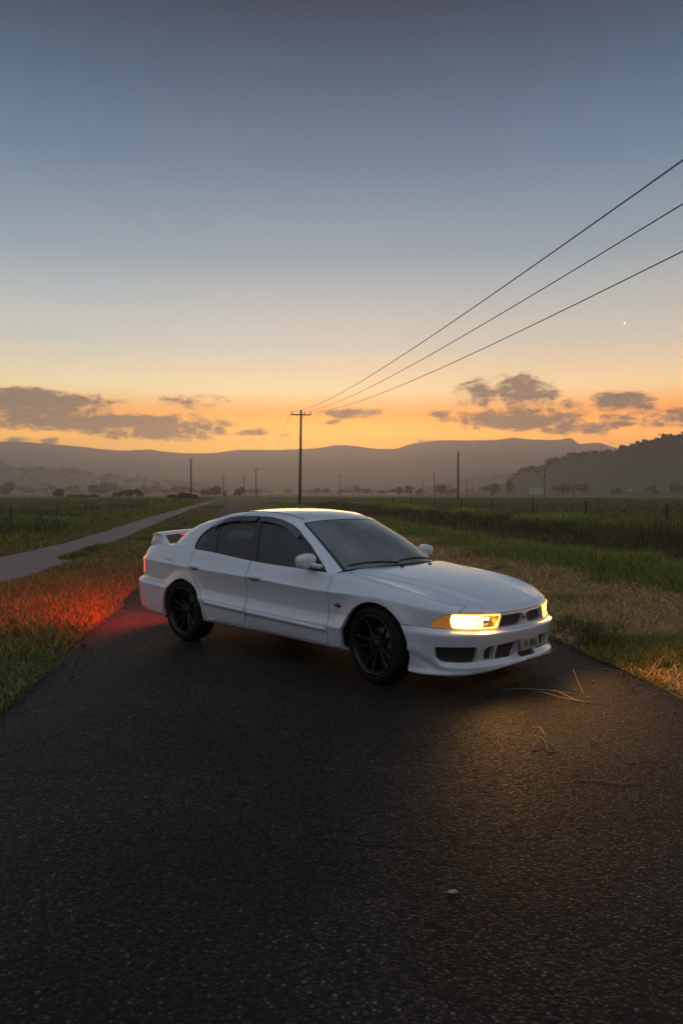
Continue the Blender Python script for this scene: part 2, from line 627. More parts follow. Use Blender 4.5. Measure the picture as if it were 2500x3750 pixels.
RANGE = [(-1200, 1640), (-600, 1600), (-200, 1625), (0, 1617), (100, 1619), (200, 1628), (290, 1635), (400, 1647), (460, 1650), (545, 1646), (600, 1654), (700, 1660), (760, 1660), (830, 1653), (880, 1647), (1000, 1648), (1150, 1642), (1250, 1630), (1300, 1634), (1390, 1644), (1440, 1644), (1500, 1628), (1560, 1618), (1640, 1612), (1700, 1613), (1820, 1611), (1880, 1603), (1930, 1609), (2040, 1611), (2085, 1604), (2120, 1626), (2180, 1621), (2250, 1640), (2330, 1655), (2500, 1650), (2900, 1620), (3600, 1650)]
HILL_R = [(1500, 1808), (1700, 1800), (1800, 1782), (1856, 1765), (1875, 1745), (1903, 1727), (1935, 1716), (1970, 1713), (2014, 1690), (2074, 1669), (2130, 1657), (2214, 1658), (2273, 1643), (2297, 1633), (2333, 1622), (2377, 1612), (2409, 1605), (2441, 1597), (2500, 1590), (2700, 1575), (3200, 1600), (3800, 1700)]
HILL_M = [(1350, 1808), (1560, 1790), (1648, 1768), (1728, 1751), (1808, 1743), (1872, 1742), (2000, 1735), (2300, 1740), (2700, 1760)]
HILL_L = [(-1400, 1740), (-700, 1690), (-200, 1690), (0, 1698), (16, 1698), (52, 1709), (103, 1714), (160, 1716), (240, 1721), (287, 1726), (351, 1741), (410, 1737), (458, 1744), (538, 1756), (622, 1766), (750, 1777), (900, 1790), (1100, 1803), (1250, 1808)]
ridge('mountain_range', RANGE, 2500, 0.45, 0.10, m_range, 11)
ridge('hill', HILL_R, 640, 0.80, 0.06, m_hill, 12)
ridge('hill', HILL_M, 1250, 0.75, 0.08, m_hill, 13)
ridge('hill', HILL_L, 1300, 0.60, 0.08, m_hill, 14)

# ---- the air of the valley
hz_ = bmesh.new()
bmesh.ops.create_cube(hz_, size=1.0)
bmesh.ops.scale(hz_, vec=(6200, 4300, 240), verts=hz_.verts)
bmesh.ops.translate(hz_, vec=(0, 1380, 117.5), verts=hz_.verts)
m_haze = bpy.data.materials.new('valley haze')
m_haze.use_nodes = True
hn = m_haze.node_tree
hn.nodes.remove(hn.nodes['Principled BSDF'])
pv = hn.nodes.new('ShaderNodeVolumePrincipled')
pv.inputs['Color'].default_value = (1.0, 0.935, 0.90, 1)
pv.inputs['Density'].default_value = HAZE_D
pv.inputs['Anisotropy'].default_value = 0.72
hn.links.new(pv.outputs[0], hn.nodes['Material Output'].inputs['Volume'])
hz = bm_obj('haze', hz_, m_haze, None, smooth=False)
tag(hz, kind='stuff')

# =================================================================== GRASS
m_grass = bpy.data.materials.new('grass blades')
m_grass.use_nodes = True
t = NT(m_grass.node_tree)
b = m_grass.node_tree.nodes['Principled BSDF']
at = t.new('ShaderNodeAttribute')
at.attribute_name = 'tone'
t.put(b.inputs['Base Color'], at.outputs['Color'])
b.inputs['Roughness'].default_value = 0.75
b.inputs['Specular IOR Level'].default_value = 0.2

GREEN = np.array([0.1080, 0.1663, 0.0281])
LIME = np.array([0.2218, 0.2430, 0.0346])
OLIVE = np.array([0.1767, 0.1543, 0.0428])
BROWN = np.array([0.2312, 0.1380, 0.0571])
STRAW = np.array([0.3900, 0.2760, 0.1380])
DARK = np.array([0.0351, 0.0386, 0.0140])


def blade_mesh(x, y, z, h, w, lean, colr, rs, flat=None):
    n = len(x)
    r = np.random.default_rng(rs)
    a = r.random(n) * 2 * np.pi                  # facing
    # faces turned more or less to the road, so that they cover from any side
    l = r.random(n) * 2 * np.pi if flat is None else flat + r.normal(0, 0.7, n)
    sx, sy = np.cos(a) * w / 2, np.sin(a) * w / 2
    lx, ly = np.cos(l) * lean * h, np.sin(l) * lean * h
    hz_ = h * np.sqrt(np.clip(1 - (lean * 0.9) ** 2, 0.05, 1))
    P = np.zeros((n, 5, 3))
    P[:, 0] = np.stack([x - sx, y - sy, z], -1)
    P[:, 1] = np.stack([x + sx, y + sy, z], -1)
    P[:, 2] = np.stack([x - sx * .75 + lx * .35, y - sy * .75 + ly * .35, z + hz_ * .6], -1)
    P[:, 3] = np.stack([x + sx * .75 + lx * .35, y + sy * .75 + ly * .35, z + hz_ * .6], -1)
    P[:, 4] = np.stack([x + lx, y + ly, z + hz_], -1)
    base = np.arange(n)[:, None] * 5
    T = np.concatenate([base + np.array([[0, 1, 3]]), base + np.array([[0, 3, 2]]), base + np.array([[2, 3, 4]])], 0)
    return P.reshape(-1, 3), T, np.repeat(colr, 5, axis=0)


def palette(n, weights, rs):
    r = np.random.default_rng(rs)
    cols = np.array([c for c, w_ in weights])
    p = np.array([w_ for c, w_ in weights], float)
    k = r.choice(len(cols), n, p=p / p.sum())
    return cols[k] * (0.7 + 0.6 * r.random((n, 1))) * (1 + 0.10 * r.normal(size=(n, 3)))


def sample(n, y0, y1, pw, rs):
    r = np.random.default_rng(rs)
    u = r.random(n)
    if abs(pw - 1) < 1e-3:
        y = y0 * (y1 / y0) ** u
    else:
        q = 1 - pw
        y = (y0 ** q + u * (y1 ** q - y0 ** q)) ** (1 / q)
    return y, r


def frust(x, y, m=1.8):
    return np.abs(x) < 0.455 * np.maximum(y, 0) + m


def grass(name, parts):
    V, T, Cc = [], [], []
    o = 0
    for (v, f, c) in parts:
        V.append(v)
        T.append(f + o)
        Cc.append(c)
        o += len(v)
    me = np_mesh(name, np.concatenate(V), np.concatenate(T), np.clip(np.concatenate(Cc), 0.003, 0.6))
    ob = link(name, me, m_grass)
    tag(ob, kind='stuff')
    return ob


def wid(y, w0=0.006):
    return w0 + 0.0008 * y


# ---- left verge between road and path
y, r = sample(170000, 3.4, 95, 1.35, 21)
lo_, hi_ = pR(y) + 0.02, xL(y) + 0.05
x = lo_ + (hi_ - lo_) * r.random(len(y))
edge = np.minimum(hi_ - x, x - lo_)
k = frust(x, y) & (x < hi_)
x, y, edge = x[k], y[k], edge[k]
n = len(x)
pat = vn1.fbm(x, y, 0.8)
dry = vn2.fbm(x, y, 0.45)
near = np.clip((8.0 - y) / 3, 0, 1)
col = palette(n, [(GREEN, 3), (OLIVE, 3), (BROWN, 2.2), (STRAW, .55), (LIME, 1)], 1)
wgt = np.clip((dry - 0.44) * 5, 0, 1)[:, None] * 0.75
col = col * (1 - wgt) + wgt * palette(n, [(BROWN, 3), (STRAW, 1.6), (OLIVE, 1)], 2)
grn = (near * np.clip((xL(y) - x) / 1.0, 0, 1))[:, None] * 0.7
col = col * (1 - grn) + grn * palette(n, [(np.array([.07, .10, .045]), 3), (np.array([.12, .14, .07]), 2)], 3)
h = (0.06 + 0.13 * r.random(n)) * (0.6 + 0.9 * pat) * np.clip(0.55 + edge * 0.9, 0.55, 1.0)
B1 = blade_mesh(x, y, zt(x, y) - 0.01, h, wid(y), 0.35 + 0.5 * r.random(n), col, 31)
# taller tufts, the clump at the path's edge
tu = []
for (cx_, cy_, rr, hh) in [(-6.20, 18.8, .42, .26), (-6.45, 20.3, .4, .24), (-6.1, 17.6, .4, .26), (-5.9, 23, .5, .25), (-4.9, 14.5, .4, .2), (-4.4, 11.5, .35, .18)]:
    nn = int(2600 * rr)
    a = r.random(nn) * 6.283
    q = np.sqrt(r.random(nn)) * rr
    tx, ty = cx_ + np.cos(a) * q, cy_ + np.sin(a) * q
    tu.append(blade_mesh(tx, ty, zt(tx, ty) - .01, hh * (0.5 + 0.6 * r.random(nn)) * (1.1 - 0.6 * q / rr), wid(ty, .008), 0.3 + 0.4 * r.random(nn), palette(nn, [(GREEN, 4), (LIME, 1.5), (DARK, 1)], int(cy_ * 10)), int(cy_ * 7)))
grass('verge_grass', [B1] + tu)

# ---- field left of the path
y, r = sample(150000, 9, 230, 1.45, 22)
x = pL(y) - 0.02 - (r.random(len(y)) ** 1.3) * (0.46 * y + 3)
k = frust(x, y, 2.0)
x, y = x[k], y[k]
n = len(x)
d_ = pL(y) - x
pat = vn1.fbm(x, y, 0.22)
tus = np.clip((vn3.fbm(x, y, 0.55) - 0.56) * 9, 0, 1) * np.clip((d_ - .3) / 1.5, 0, 1)
col = palette(n, [(GREEN, 2.6), (OLIVE, 3.2), (LIME, 1.6), (BROWN, 1.6)], 4)
wl = np.clip((pat - 0.5) * 6, 0, 1)[:, None]
col = col * (1 - wl * .6) + wl * .6 * palette(n, [(LIME, 3), (OLIVE, 1)], 5)
col = col * (1 - tus[:, None] * 0.6) + tus[:, None] * 0.6 * palette(n, [(DARK, 3), (GREEN, 1)], 6)
be = np.clip(1 - d_ / 0.8, 0, 1)[:, None] * 0.6
col = col * (1 - be) + be * palette(n, [(BROWN, 3), (STRAW, .7), (OLIVE, 1)], 7)
h = (0.10 + 0.16 * r.random(n)) * (0.7 + 0.7 * pat) * np.clip(0.45 + d_ * 0.5, 0.45, 1) + tus * 0.30 * r.random(n)
grass('meadow_grass', [blade_mesh(x, y, zt(x, y) - 0.02, h, wid(y, .008) * 1.2, 0.3 + 0.45 * r.random(n), col, 32)])

# ---- right: mown, strawy verge
y, r = sample(240000, 4.0, 70, 1.35, 23)
e = -0.06 + 3.0 * r.random(len(y)) ** 1.1
x = xR(y) + e + 0.10 * (vn2(y, 9.7, 1.1) - 0.5)
k = frust(x, y)
x, y, e = x[k], y[k], e[k]
n = len(x)
WARM = np.array([1.5, 1.25, 1.0])
pat = vn1.fbm(x, y, 1.1)
gpt = np.clip((vn3.fbm(x, y, 0.9) - 0.54) * 7, 0, 1)
col = palette(n, [(STRAW * 1.25, 3.6), (BROWN * WARM * 1.3, 3.0), (OLIVE * WARM * 1.2, 1.3), (GREEN, .4)], 8)
col = col * (1 - gpt[:, None] * .8) + gpt[:, None] * .8 * palette(n, [(GREEN, 3), (OLIVE, 2), (DARK, 1)], 9)
flat_ = (r.random(n) < 0.5) & (gpt < 0.5)
h = np.where(flat_, 0.06 + 0.22 * r.random(n) ** 1.5, 0.04 + 0.13 * r.random(n) + 0.07 * gpt) * np.clip(0.5 + e, 0.5, 1)
lean = np.where(flat_, 0.92 + 0.10 * r.random(n), 0.3 + 0.5 * r.random(n))
zoff = np.where(flat_, 0.05 * r.random(n) * (0.4 + pat), -0.01)
grass('mown_grass', [blade_mesh(x, y, zt(x, y) + zoff, h, 0.0026 + 0.00065 * y, lean, col, 33)])

# dark weeds along the right road edge
tw = []
for q in range(26):
    cy_ = 6.3 + 2.4 * r.random()
    cx_ = float(xR(cy_)) + 0.02 + abs(r.normal(0, .22)) + (0.5 * r.random() if cy_ < 7 else 0.1)
    rr = 0.07 + 0.16 * r.random()
    nn = int(1500 * rr)
    a = r.random(nn) * 6.283
    qq = np.sqrt(r.random(nn)) * rr
    tx, ty = cx_ + np.cos(a) * qq, cy_ + np.sin(a) * qq
    tw.append(blade_mesh(tx, ty, zt(tx, ty) - .01, (0.10 + 0.16 * r.random()) * (0.4 + 0.7 * r.random(nn)) * (1.1 - 0.5 * qq / rr), 0.006 + 0.0006 * ty, 0.35 + 0.5 * r.random(nn), palette(nn, [(GREEN * .7, 4), (DARK, 3), (OLIVE, 1)], q), q + 500))
grass('roadside_weeds', tw)

# ---- right: long green grass on the bank, ditch and far crest
y, r = sample(150000, 7.5, 110, 1.35, 24)
e = 2.2 + 2.0 * r.random(len(y))
x = xR(y) + e + 0.7 * (vn1(y, 5.5, 0.35) - 0.5)
k = frust(x, y)
x, y, e = x[k], y[k], e[k]
n = len(x)
pat = vn1.fbm(x, y, 0.5)
col = 1.25 * palette(n, [(GREEN, 3.0), (LIME, 3.2), (OLIVE, 2)], 10)
wl = np.clip((pat - 0.5) * 6, 0, 1)[:, None]
col = col * (1 - .5 * wl) + .5 * wl * palette(n, [(LIME, 3), (GREEN, 1)], 11)
h = (0.22 + 0.42 * r.random(n)) * (0.55 + 0.8 * pat) * np.clip(0.35 + (e - 2.2) * 1.1, 0.35, 1.0) * (0.75 + 0.25 * np.clip((20 - y) / 10, 0, 1))
yy, r2 = sample(3600, 7.0, 70, 1.3, 88)
ee = 2.5 + 3.7 * r2.random(len(yy))
xx = xR(yy) + ee
ST = blade_mesh(xx, yy, zt(xx, yy), 0.35 + 0.45 * r2.random(len(yy)), 0.003 + 0.0006 * yy, 0.15 + 0.5 * r2.random(len(yy)), palette(len(yy), [(STRAW * .8, 2), (BROWN, 3), (BROWN * .6, 2)], 89), 90)
BK = blade_mesh(x, y, zt(x, y) - 0.02, h, wid(y, .007), 0.25 + 0.4 * r.random(n), col, 34)
y, r = sample(170000, 9, 120, 1.3, 25)
e = 4.0 + 8.4 * r.random(len(y))
x = xR(y) + e
k = frust(x, y)
x, y, e = x[k], y[k], e[k]
n = len(x)
col = palette(n, [(DARK, 3.5), (BROWN * .6, 2.6), (GREEN * .8, 1.4), (OLIVE, .8)], 12)  # shade of the ditch put into the blade colours
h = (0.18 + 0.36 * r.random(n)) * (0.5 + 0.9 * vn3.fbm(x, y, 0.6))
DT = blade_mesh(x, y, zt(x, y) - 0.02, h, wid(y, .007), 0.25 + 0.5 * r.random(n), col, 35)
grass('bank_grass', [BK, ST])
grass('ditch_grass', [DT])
y, r = sample(190000, 14, 260, 1.25, 26)
e = 11.8 + (r.random(len(y)) ** 1.7) * (0.5 * y + 8)
x = xR(y) + e
k = frust(x, y, 2.5)
x, y, e = x[k], y[k], e[k]
n = len(x)
pat = vn1.fbm(x, y, 0.10)
crest = np.exp(-((e - 13.4) / 1.4) ** 2) * np.clip((vn2.fbm(x, y, 0.16) - 0.34) * 5, 0, 1)
col = palette(n, [(OLIVE, 3), (BROWN, 2.4), (GREEN, 2), (DARK, 1.6)], 13)
wl = np.clip((pat - 0.5) * 6, 0, 1)[:, None] * .5
col = col * (1 - wl) + wl * palette(n, [(LIME, 1), (OLIVE, 2), (GREEN, 1)], 14)
col = col * (1 - crest[:, None] * .8) + crest[:, None] * 1.0 * palette(n, [(LIME * 1.2, 4), (GREEN, 1.0)], 15)
h = (0.16 + 0.26 * r.random(n)) * (0.7 + 0.6 * pat) * np.clip((e - 10.5) / 2.5, 0.4, 1) + crest * 0.25 * r.random(n)
grass('field_grass', [blade_mesh(x, y, zt(x, y) - 0.02, h, wid(y, .008) * 1.25, 0.3 + 0.45 * r.random(n), col, 36)])

# ---- the stand of dry reeds in the ditch
r = np.random.default_rng(77)
n = 1100
ca = r.random(n) * 6.283
cr = np.sqrt(r.random(n))
x = 10.4 + 2.2 * cr * np.cos(ca)
y = 26.0 + 3.2 * cr * np.sin(ca)
h = (1.0 + 0.7 * r.random(n)) * (1.05 - 0.45 * cr)
col = palette(n, [(BROWN * .6, 3), (OLIVE * .7, 2), (np.array([.07, .046, .03]), 3)], 16)
RD = blade_mesh(x, y, zt(x, y) - 0.05, h, 0.014 + 0 * x, 0.10 + 0.18 * r.random(n), col, 37)
grass('dry_reeds', [RD])


# ---- loose gravel along the broken road edges
r = np.random.default_rng(91)
n = 2600
y = 3.6 * (26 / 3.6) ** r.random(n)
sd_ = r.random(n) < 0.5
x = np.where(sd_, xL(y) + np.abs(r.normal(0, .16, n)) - .05, xR(y) - np.abs(r.normal(0, .18, n)) + .05)
s_ = 0.005 + 0.012 * r.random(n) ** 2
oct_ = np.array([[1, 0, 0], [-1, 0, 0], [0, 1, 0], [0, -1, 0], [0, 0, .7], [0, 0, -.7]])
tri_ = np.array([[0, 2, 4], [2, 1, 4], [1, 3, 4], [3, 0, 4], [2, 0, 5], [1, 2, 5], [3, 1, 5], [0, 3, 5]])
P = oct_[None] * s_[:, None, None] * (0.7 + .6 * r.random((n, 6, 1))) + np.stack([x, y, 0.002 + 0 * x], -1)[:, None]
T = (np.arange(n)[:, None, None] * 6 + tri_[None]).reshape(-1, 3)
gv = link('gravel', np_mesh('gravel', P.reshape(-1, 3), T), mat('road gravel', (0.075, 0.062, 0.05), 0.9, spec=0.2)[0])
tag(gv, kind='stuff')


# ---- stray stalks blown on to the road
def stalk(name, label, pts_list, radius):
    bs = bmesh.new()
    for pts in pts_list:
        add_tube(bs, pts, [radius * (1 - 0.6 * k / max(1, len(pts) - 1)) for k in range(len(pts))], 5)
    m_ = bpy.data.materials.get('dry stalk') or mat('dry stalk', (0.27, 0.20, 0.11), 0.8)[0]
    o = bm_obj(name, bs, m_, None)
    tag(o, label, 'dry grass')
    return o


stalk('grass_stalk', 'upright curl of dry grass blade lying on the road near the right front bumper', [[(1.80, 5.62, .008), (1.79, 5.66, .05), (1.775, 5.70, .10), (1.76, 5.74, .15), (1.75, 5.76, .19)], [(1.80, 5.62, .008), (1.86, 5.61, .012), (1.90, 5.63, .01)]], 0.0038)
stalk('grass_stalk', 'long forked straw stalks lying flat on the road ahead of the bumper', [[(1.88, 5.45, .006), (1.72, 5.52, .01), (1.60, 5.62, .014), (1.50, 5.75, .02)], [(1.72, 5.52, .01), (1.66, 5.64, .02), (1.60, 5.76, .03)], [(1.74, 5.72, .01), (1.62, 5.80, .012), (1.40, 5.86, .012), (1.24, 5.84, .01)]], 0.0038)
stalk('grass_stalk', 'crumpled tuft of pale dry grass in the headlight patch on the road', [[(1.20, 4.42, .008), (1.215, 4.50, .03), (1.20, 4.57, .05), (1.17, 4.62, .04)], [(1.215, 4.50, .03), (1.23, 4.60, .06), (1.225, 4.70, .07), (1.20, 4.76, .05)], [(1.12, 4.45, .005), (1.14, 4.52, .02), (1.19, 4.56, .04)], [(1.225, 4.66, .05), (1.25, 4.62, .02)]], 0.006)
stalk('straw_wisp', 'thin wisp of straw low on the road at the right, beyond the crumpled tuft', [[(1.26, 4.0, .004), (1.36, 3.98, .008), (1.47, 3.94, .006), (1.60, 3.99, .006)]], 0.0028)
lb_ = bmesh.new()
bmesh.ops.create_icosphere(lb_, subdivisions=2, radius=0.013)
for v in lb_.verts:
    v.co.z = v.co.z * 0.4
    v.co *= 0.8 + 0.5 * random.random()
    v.co.x *= 1.5
pb_ = bm_obj('pebble', lb_, mat('pale stone', (0.30, 0.26, 0.25), 0.8)[0], None)
pb_.location = (0.42, 2.86, 0.008)
tag(pb_, 'small pale stone lying alone on the dark asphalt in the foreground', 'stone')

# =================================================================== POLES, WIRES, FENCES, POSTS
m_wood, t, b = mat('weathered pole timber', (0.045, 0.036, 0.030), 0.85)
n1 = t.noise(t.vm('MULTIPLY', objco(t), (6, 6, 0.4)).outputs[0], 3, 4, 0.6)
t.put(b.inputs['Base Color'], t.mix(n1, (0.010, 0.008, 0.007), (0.035, 0.027, 0.022)))
m_steel, _, _ = mat('grey steel', (0.10, 0.10, 0.10), 0.5, 0.7)
m_insul, _, _ = mat('brown porcelain', (0.03, 0.02, 0.018), 0.3)
m_wire, _, _ = mat('aluminium wire', (0.20, 0.20, 0.20), 0.45, 0.6)
PH = 10.8


def at(px, d):
    return ((px - 1250) / F * d, d)


def pole(px, top, label, arms=(), d=None, rad=0.15, lump=False, turn=0.0, hgt=PH, lean=0.0):
    """arms: list of (drop below the top, half length, [insulator offsets])"""
    if d is None:
        d = (hgt - CAM_H) * F / (HOR - top)
    x, y = at(px, d)
    z0 = float(zt(x, y)) - 0.15
    root = empty('utility_pole', (x, y, z0), turn)
    root.rotation_euler.y = lean
    tag(root, label, 'utility pole', 'timber utility poles across the valley')
    b_ = bmesh.new()
    H_ = hgt - z0
    if d > 120:
        rad *= 1.5
    add_tube(b_, [(0, 0, 0), (0, 0, H_ * .35), (0, 0, H_ * .7), (0, 0, H_)], [rad, rad * .9, rad * .78, rad * .68], 12)
    bm_obj('shaft', b_, m_wood, root)
    for (drop, half, offs) in arms:
        b_ = bmesh.new()
        add_box(b_, 0, -rad * .9, H_ - drop, half * 2, 0.10, 0.12)
        arm = bm_obj('crossarm', b_, m_wood, root, smooth=False)
        for o_ in offs:
            b_ = bmesh.new()
            add_lathe(b_, [(0.012, 0.05), (0.012, 0.12), (0.055, 0.13), (0.06, 0.20), (0.04, 0.22), (0.055, 0.25), (0.05, 0.32), (0.02, 0.36), (0.0, 0.36)], 10, axis='Z')
            ins = bm_obj('insulator', b_, m_insul, arm)
            ins.location = (o_, -rad * .9, H_ - drop)
        if half > 0.8:
            for s_ in (-1, 1):
                b_ = bmesh.new()
                add_tube(b_, [(s_ * half * .42, -rad * .9, H_ - drop - .05), (s_ * 0.06, -rad * .85, H_ - drop - .45)], 0.018, 6)
                bm_obj('brace', b_, m_steel, root)
    if not arms:
        for q in (0.25, 0.85, 1.5):
            b_ = bmesh.new()
            add_tube(b_, [(rad * .6, 0, H_ - q), (rad * .6 + .22, 0, H_ - q + .05), (rad * .6 + .24, 0, H_ - q + .25)], 0.035, 6)
            bm_obj('insulator', b_, m_insul, root)
    if lump:
        b_ = bmesh.new()
        add_tube(b_, [(0.35, 0, H_ - 2.9), (0.35, 0, H_ - 2.0)], 0.28, 10)
        bm_obj('transformer', b_, m_steel, root)
    if d < 120:
        for q in range(9):
            zz = H_ - 2.6 - 0.85 * q
            if zz < 2.4:
                break
            b_ = bmesh.new()
            s_ = 1 if q % 2 else -1
            add_tube(b_, [(s_ * .10, 0, zz), (s_ * .28, 0, zz + .01)], 0.011, 5)
            bm_obj('step_bolt', b_, m_steel, root)
    return root, x, y, z0 + H_


A3 = [-1.0, .39, 1.06]
P1 = pole(1097, 1502, 'tall dark timber utility pole with a three insulator crossarm just behind the car roof', [(0.55, 1.13, A3)], lean=R(0.9))
P2 = pole(938, 1714, 'T shaped utility pole with one crossarm, left of the tallest pole near the road', [(0.35, 1.15, A3)])
P3 = pole(819, 1737, 'utility pole with two crossarms directly beside the small red sign', [(0.5, 1.1, [-1, 0.4, 1.0]), (2.2, 1.0, [-.9, .9])])
P4 = pole(894, 1741, 'utility pole with two crossarms beside the lone round tree at the road end', [(0.5, 1.0, [-.9, .9]), (2.0, .9, [-.8, .8])])
P5 = pole(700, 1679, 'tall bare utility pole without crossarms standing left of the road', [])
P6 = pole(1676, 1654, 'tall bare utility pole without crossarms in the middle of the right field', [])
P7 = pole(1588, 1730, 'shorter plain pole left of the tall bare pole in the right field', [(0.3, .45, [-.35, .35])])
P8 = pole(1246, 1738, 'far utility pole above the middle of the car roof', [(0.4, .7, [-.6, .6])])
P9 = pole(1991, 1718, 'utility pole with a transformer halfway up, before the right hand hill', [(0.4, .6, [-.5, .5])], lump=True)
P10 = pole(1709, 1757, 'small far T shaped pole just right of the tall bare pole', [(0.4, 1.0, [-.9, .9])])
P11 = pole(2100, 1768, 'short bare post like pole between two dark trees under the right hill', [], d=330, hgt=6.0)
P12 = pole(555, 1771, 'faint far pole on the left, right of the dark bushes', [(0.5, .8, [-.7, .7])])
P13 = pole(1549, 1768, 'faint far T shaped pole behind the dark trees of the mid field', [(0.5, 1.0, [-.9, .9])])
P14 = pole(1407, 1772, 'faint far pole left of the dark round trees in the mid distance', [(0.5, .9, [-.8, .8])])


def wire(label, a, c, sag, rad, nm='power_line', n=48):
    a, c = Vector(a), Vector(c)
    pts = []
    for k in range(n + 1):
        q = k / n
        p = a.lerp(c, q)
        p.z -= sag * 4 * q * (1 - q)
        pts.append(p)
    b_ = bmesh.new()
    add_tube(b_, pts, rad, 6)
    return tag(bm_obj(nm, b_, m_wire, None), label, 'power line', 'overhead power lines')


def ins_pos(P, off, drop, lift=0.36):
    root, x, y, ztop = P
    return (x + off + (ztop) * math.tan(root.rotation_euler.y) * 0.98, y - 0.14, ztop - drop + lift - 0.02)


names = ['uppermost of the three wires sweeping overhead to the upper right', 'middle of the three wires sweeping overhead to the upper right', 'lowest of the three wires sweeping overhead to the upper right']
for off, nm, sg_ in zip(A3, names, (5.05, 4.76, 5.23)):
    a = ins_pos(P1, off, 0.55)
    far_ = (21.6 + off, -110.0, 10.9)
    wire(nm, a, far_, sg_, 0.0125, n=90)
for off, nm in zip(A3, ['left faint wire running down from the tall pole to the far T pole', 'middle faint wire running down from the tall pole to the far T pole', 'right faint wire running down from the tall pole to the far T pole']):
    wire(nm, ins_pos(P1, off, 0.55), ins_pos(P2, off, 0.35), 3.2, 0.011)
xl, yl = at(-250, 240)
xr, yr = at(2850, 150)
for q, nm in ((0.10, 'top'), (0.72, 'middle'), (1.35, 'lowest')):
    a = (P5[1] + .25, P5[2], P5[3] - q)
    c = (P6[1] + .25, P6[2], P6[3] - q)
    wire(nm + ' cross valley wire hanging between the two tall bare poles', a, c, 1.9, 0.012)
    wire(nm + ' cross valley wire leaving the tall bare pole for the left edge', (xl, yl, 10.6 - q), a, 2.2, 0.012)
    wire(nm + ' cross valley wire leaving the tall bare pole for the right edge', c, (xr, yr, 10.4 - q), 1.6, 0.012)

# ---- fences
m_post, _, _ = mat('grey fence timber', (0.05, 0.042, 0.036), 0.9)


def fence(label, spots, hgt, prad, n_wire):
    root = empty('post_and_wire_fence', (spots[0][0], spots[0][1], 0))
    tag(root, label, 'fence')
    me = None
    tops = []
    for k, (x, y) in enumerate(spots):
        z0 = float(zt(x, y))
        hh = hgt * (0.93 + 0.16 * random.random())
        if me is None:
            b_ = bmesh.new()
            add_tube(b_, [(0, 0, -.2), (0, 0, .5), (0, 0, 1.0)], [1.0 * prad, .95 * prad, .85 * prad], 8)
            me = bpy.data.meshes.new('post')
            b_.to_mesh(me)
            b_.free()
            me.materials.append(m_post)
        o = bpy.data.objects.new('post', me)
        C.objects.link(o)
        o.parent = root
        o.location = (x - spots[0][0], y - spots[0][1], z0)
        o.scale = (1, 1, hh)
        o.rotation_euler = (random.uniform(-.05, .05), random.uniform(-.05, .05), 0)
        tops.append((x - spots[0][0], y - spots[0][1], z0 + hh))
    for w_ in range(n_wire):
        b_ = bmesh.new()
        add_tube(b_, [(p[0], p[1] - prad, p[2] - 0.12 - 0.28 * w_) for p in tops], 0.0016, 4)
        bm_obj('wire', b_, m_post, root)


ys_ = [26, 33, 40, 47, 54.5, 62, 70, 79, 89]
fence('old timber post and wire fence beyond the ditch along the right field', [(float(xR(y_)) + 15.6 + .15 * random.uniform(-1, 1), y_) for y_ in ys_], 0.95, 0.055, 1)
ys_ = [30, 38, 46, 55, 66, 79, 95, 115]
fence('thin post and wire fence in the left field beyond the footpath', [(float(pL(y_)) - 3.6, y_) for y_ in ys_], 0.85, 0.03, 1)

# ---- guide post, sign
m_white, _, _ = mat('white post paint', (0.30, 0.29, 0.27), 0.6)
m_redr, _, _ = mat('red reflector', (0.62, 0.045, 0.035), 0.35)
gp = empty('guide_post', (-11.15, 59.7, float(zt(-11.15, 59.7)) - .05))
gp.rotation_euler = (0, R(-4), 0)
tag(gp, 'slim pale roadside marker post with a red reflector top beside the path', 'marker post')
b_ = bmesh.new()
add_box(b_, 0, 0, .32, .12, .05, .70, bev=.008)
bm_obj('post', b_, m_white, gp, smooth=False)
b_ = bmesh.new()
add_box(b_, 0, -.008, .80, .125, .06, .26, bev=.008)
bm_obj('reflector', b_, m_redr, gp, smooth=False)
xs_, ys2 = at(825, 150)
sg = empty('road_sign', (xs_, ys2, 0))
tag(sg, 'small dull red panel sign on a thin post at the road end', 'sign')
b_ = bmesh.new()
add_box(b_, 0, 0, 1.25, .45, .03, .62)
bm_obj('panel', b_, mat('dull red panel', (0.30, 0.035, 0.02), 0.6)[0], sg, smooth=False)
b_ = bmesh.new()
add_tube(b_, [(0, .04, -.2), (0, .04, 1.5)], .03, 6)
bm_obj('post', b_, m_steel, sg)

# =================================================================== TREES AND FAR HOUSES
m_leaf, t, b = mat('far foliage', (0.03, 0.035, 0.015), 0.9, spec=0.15)
n1 = t.noise(objco(t), 1.4, 2, 0.5)
t.put(b.inputs['Base Color'], t.mix(n1, (0.022, 0.026, 0.014), (0.060, 0.058, 0.026)))
m_bark, _, _ = mat('far bark', (0.03, 0.024, 0.02), 0.9)


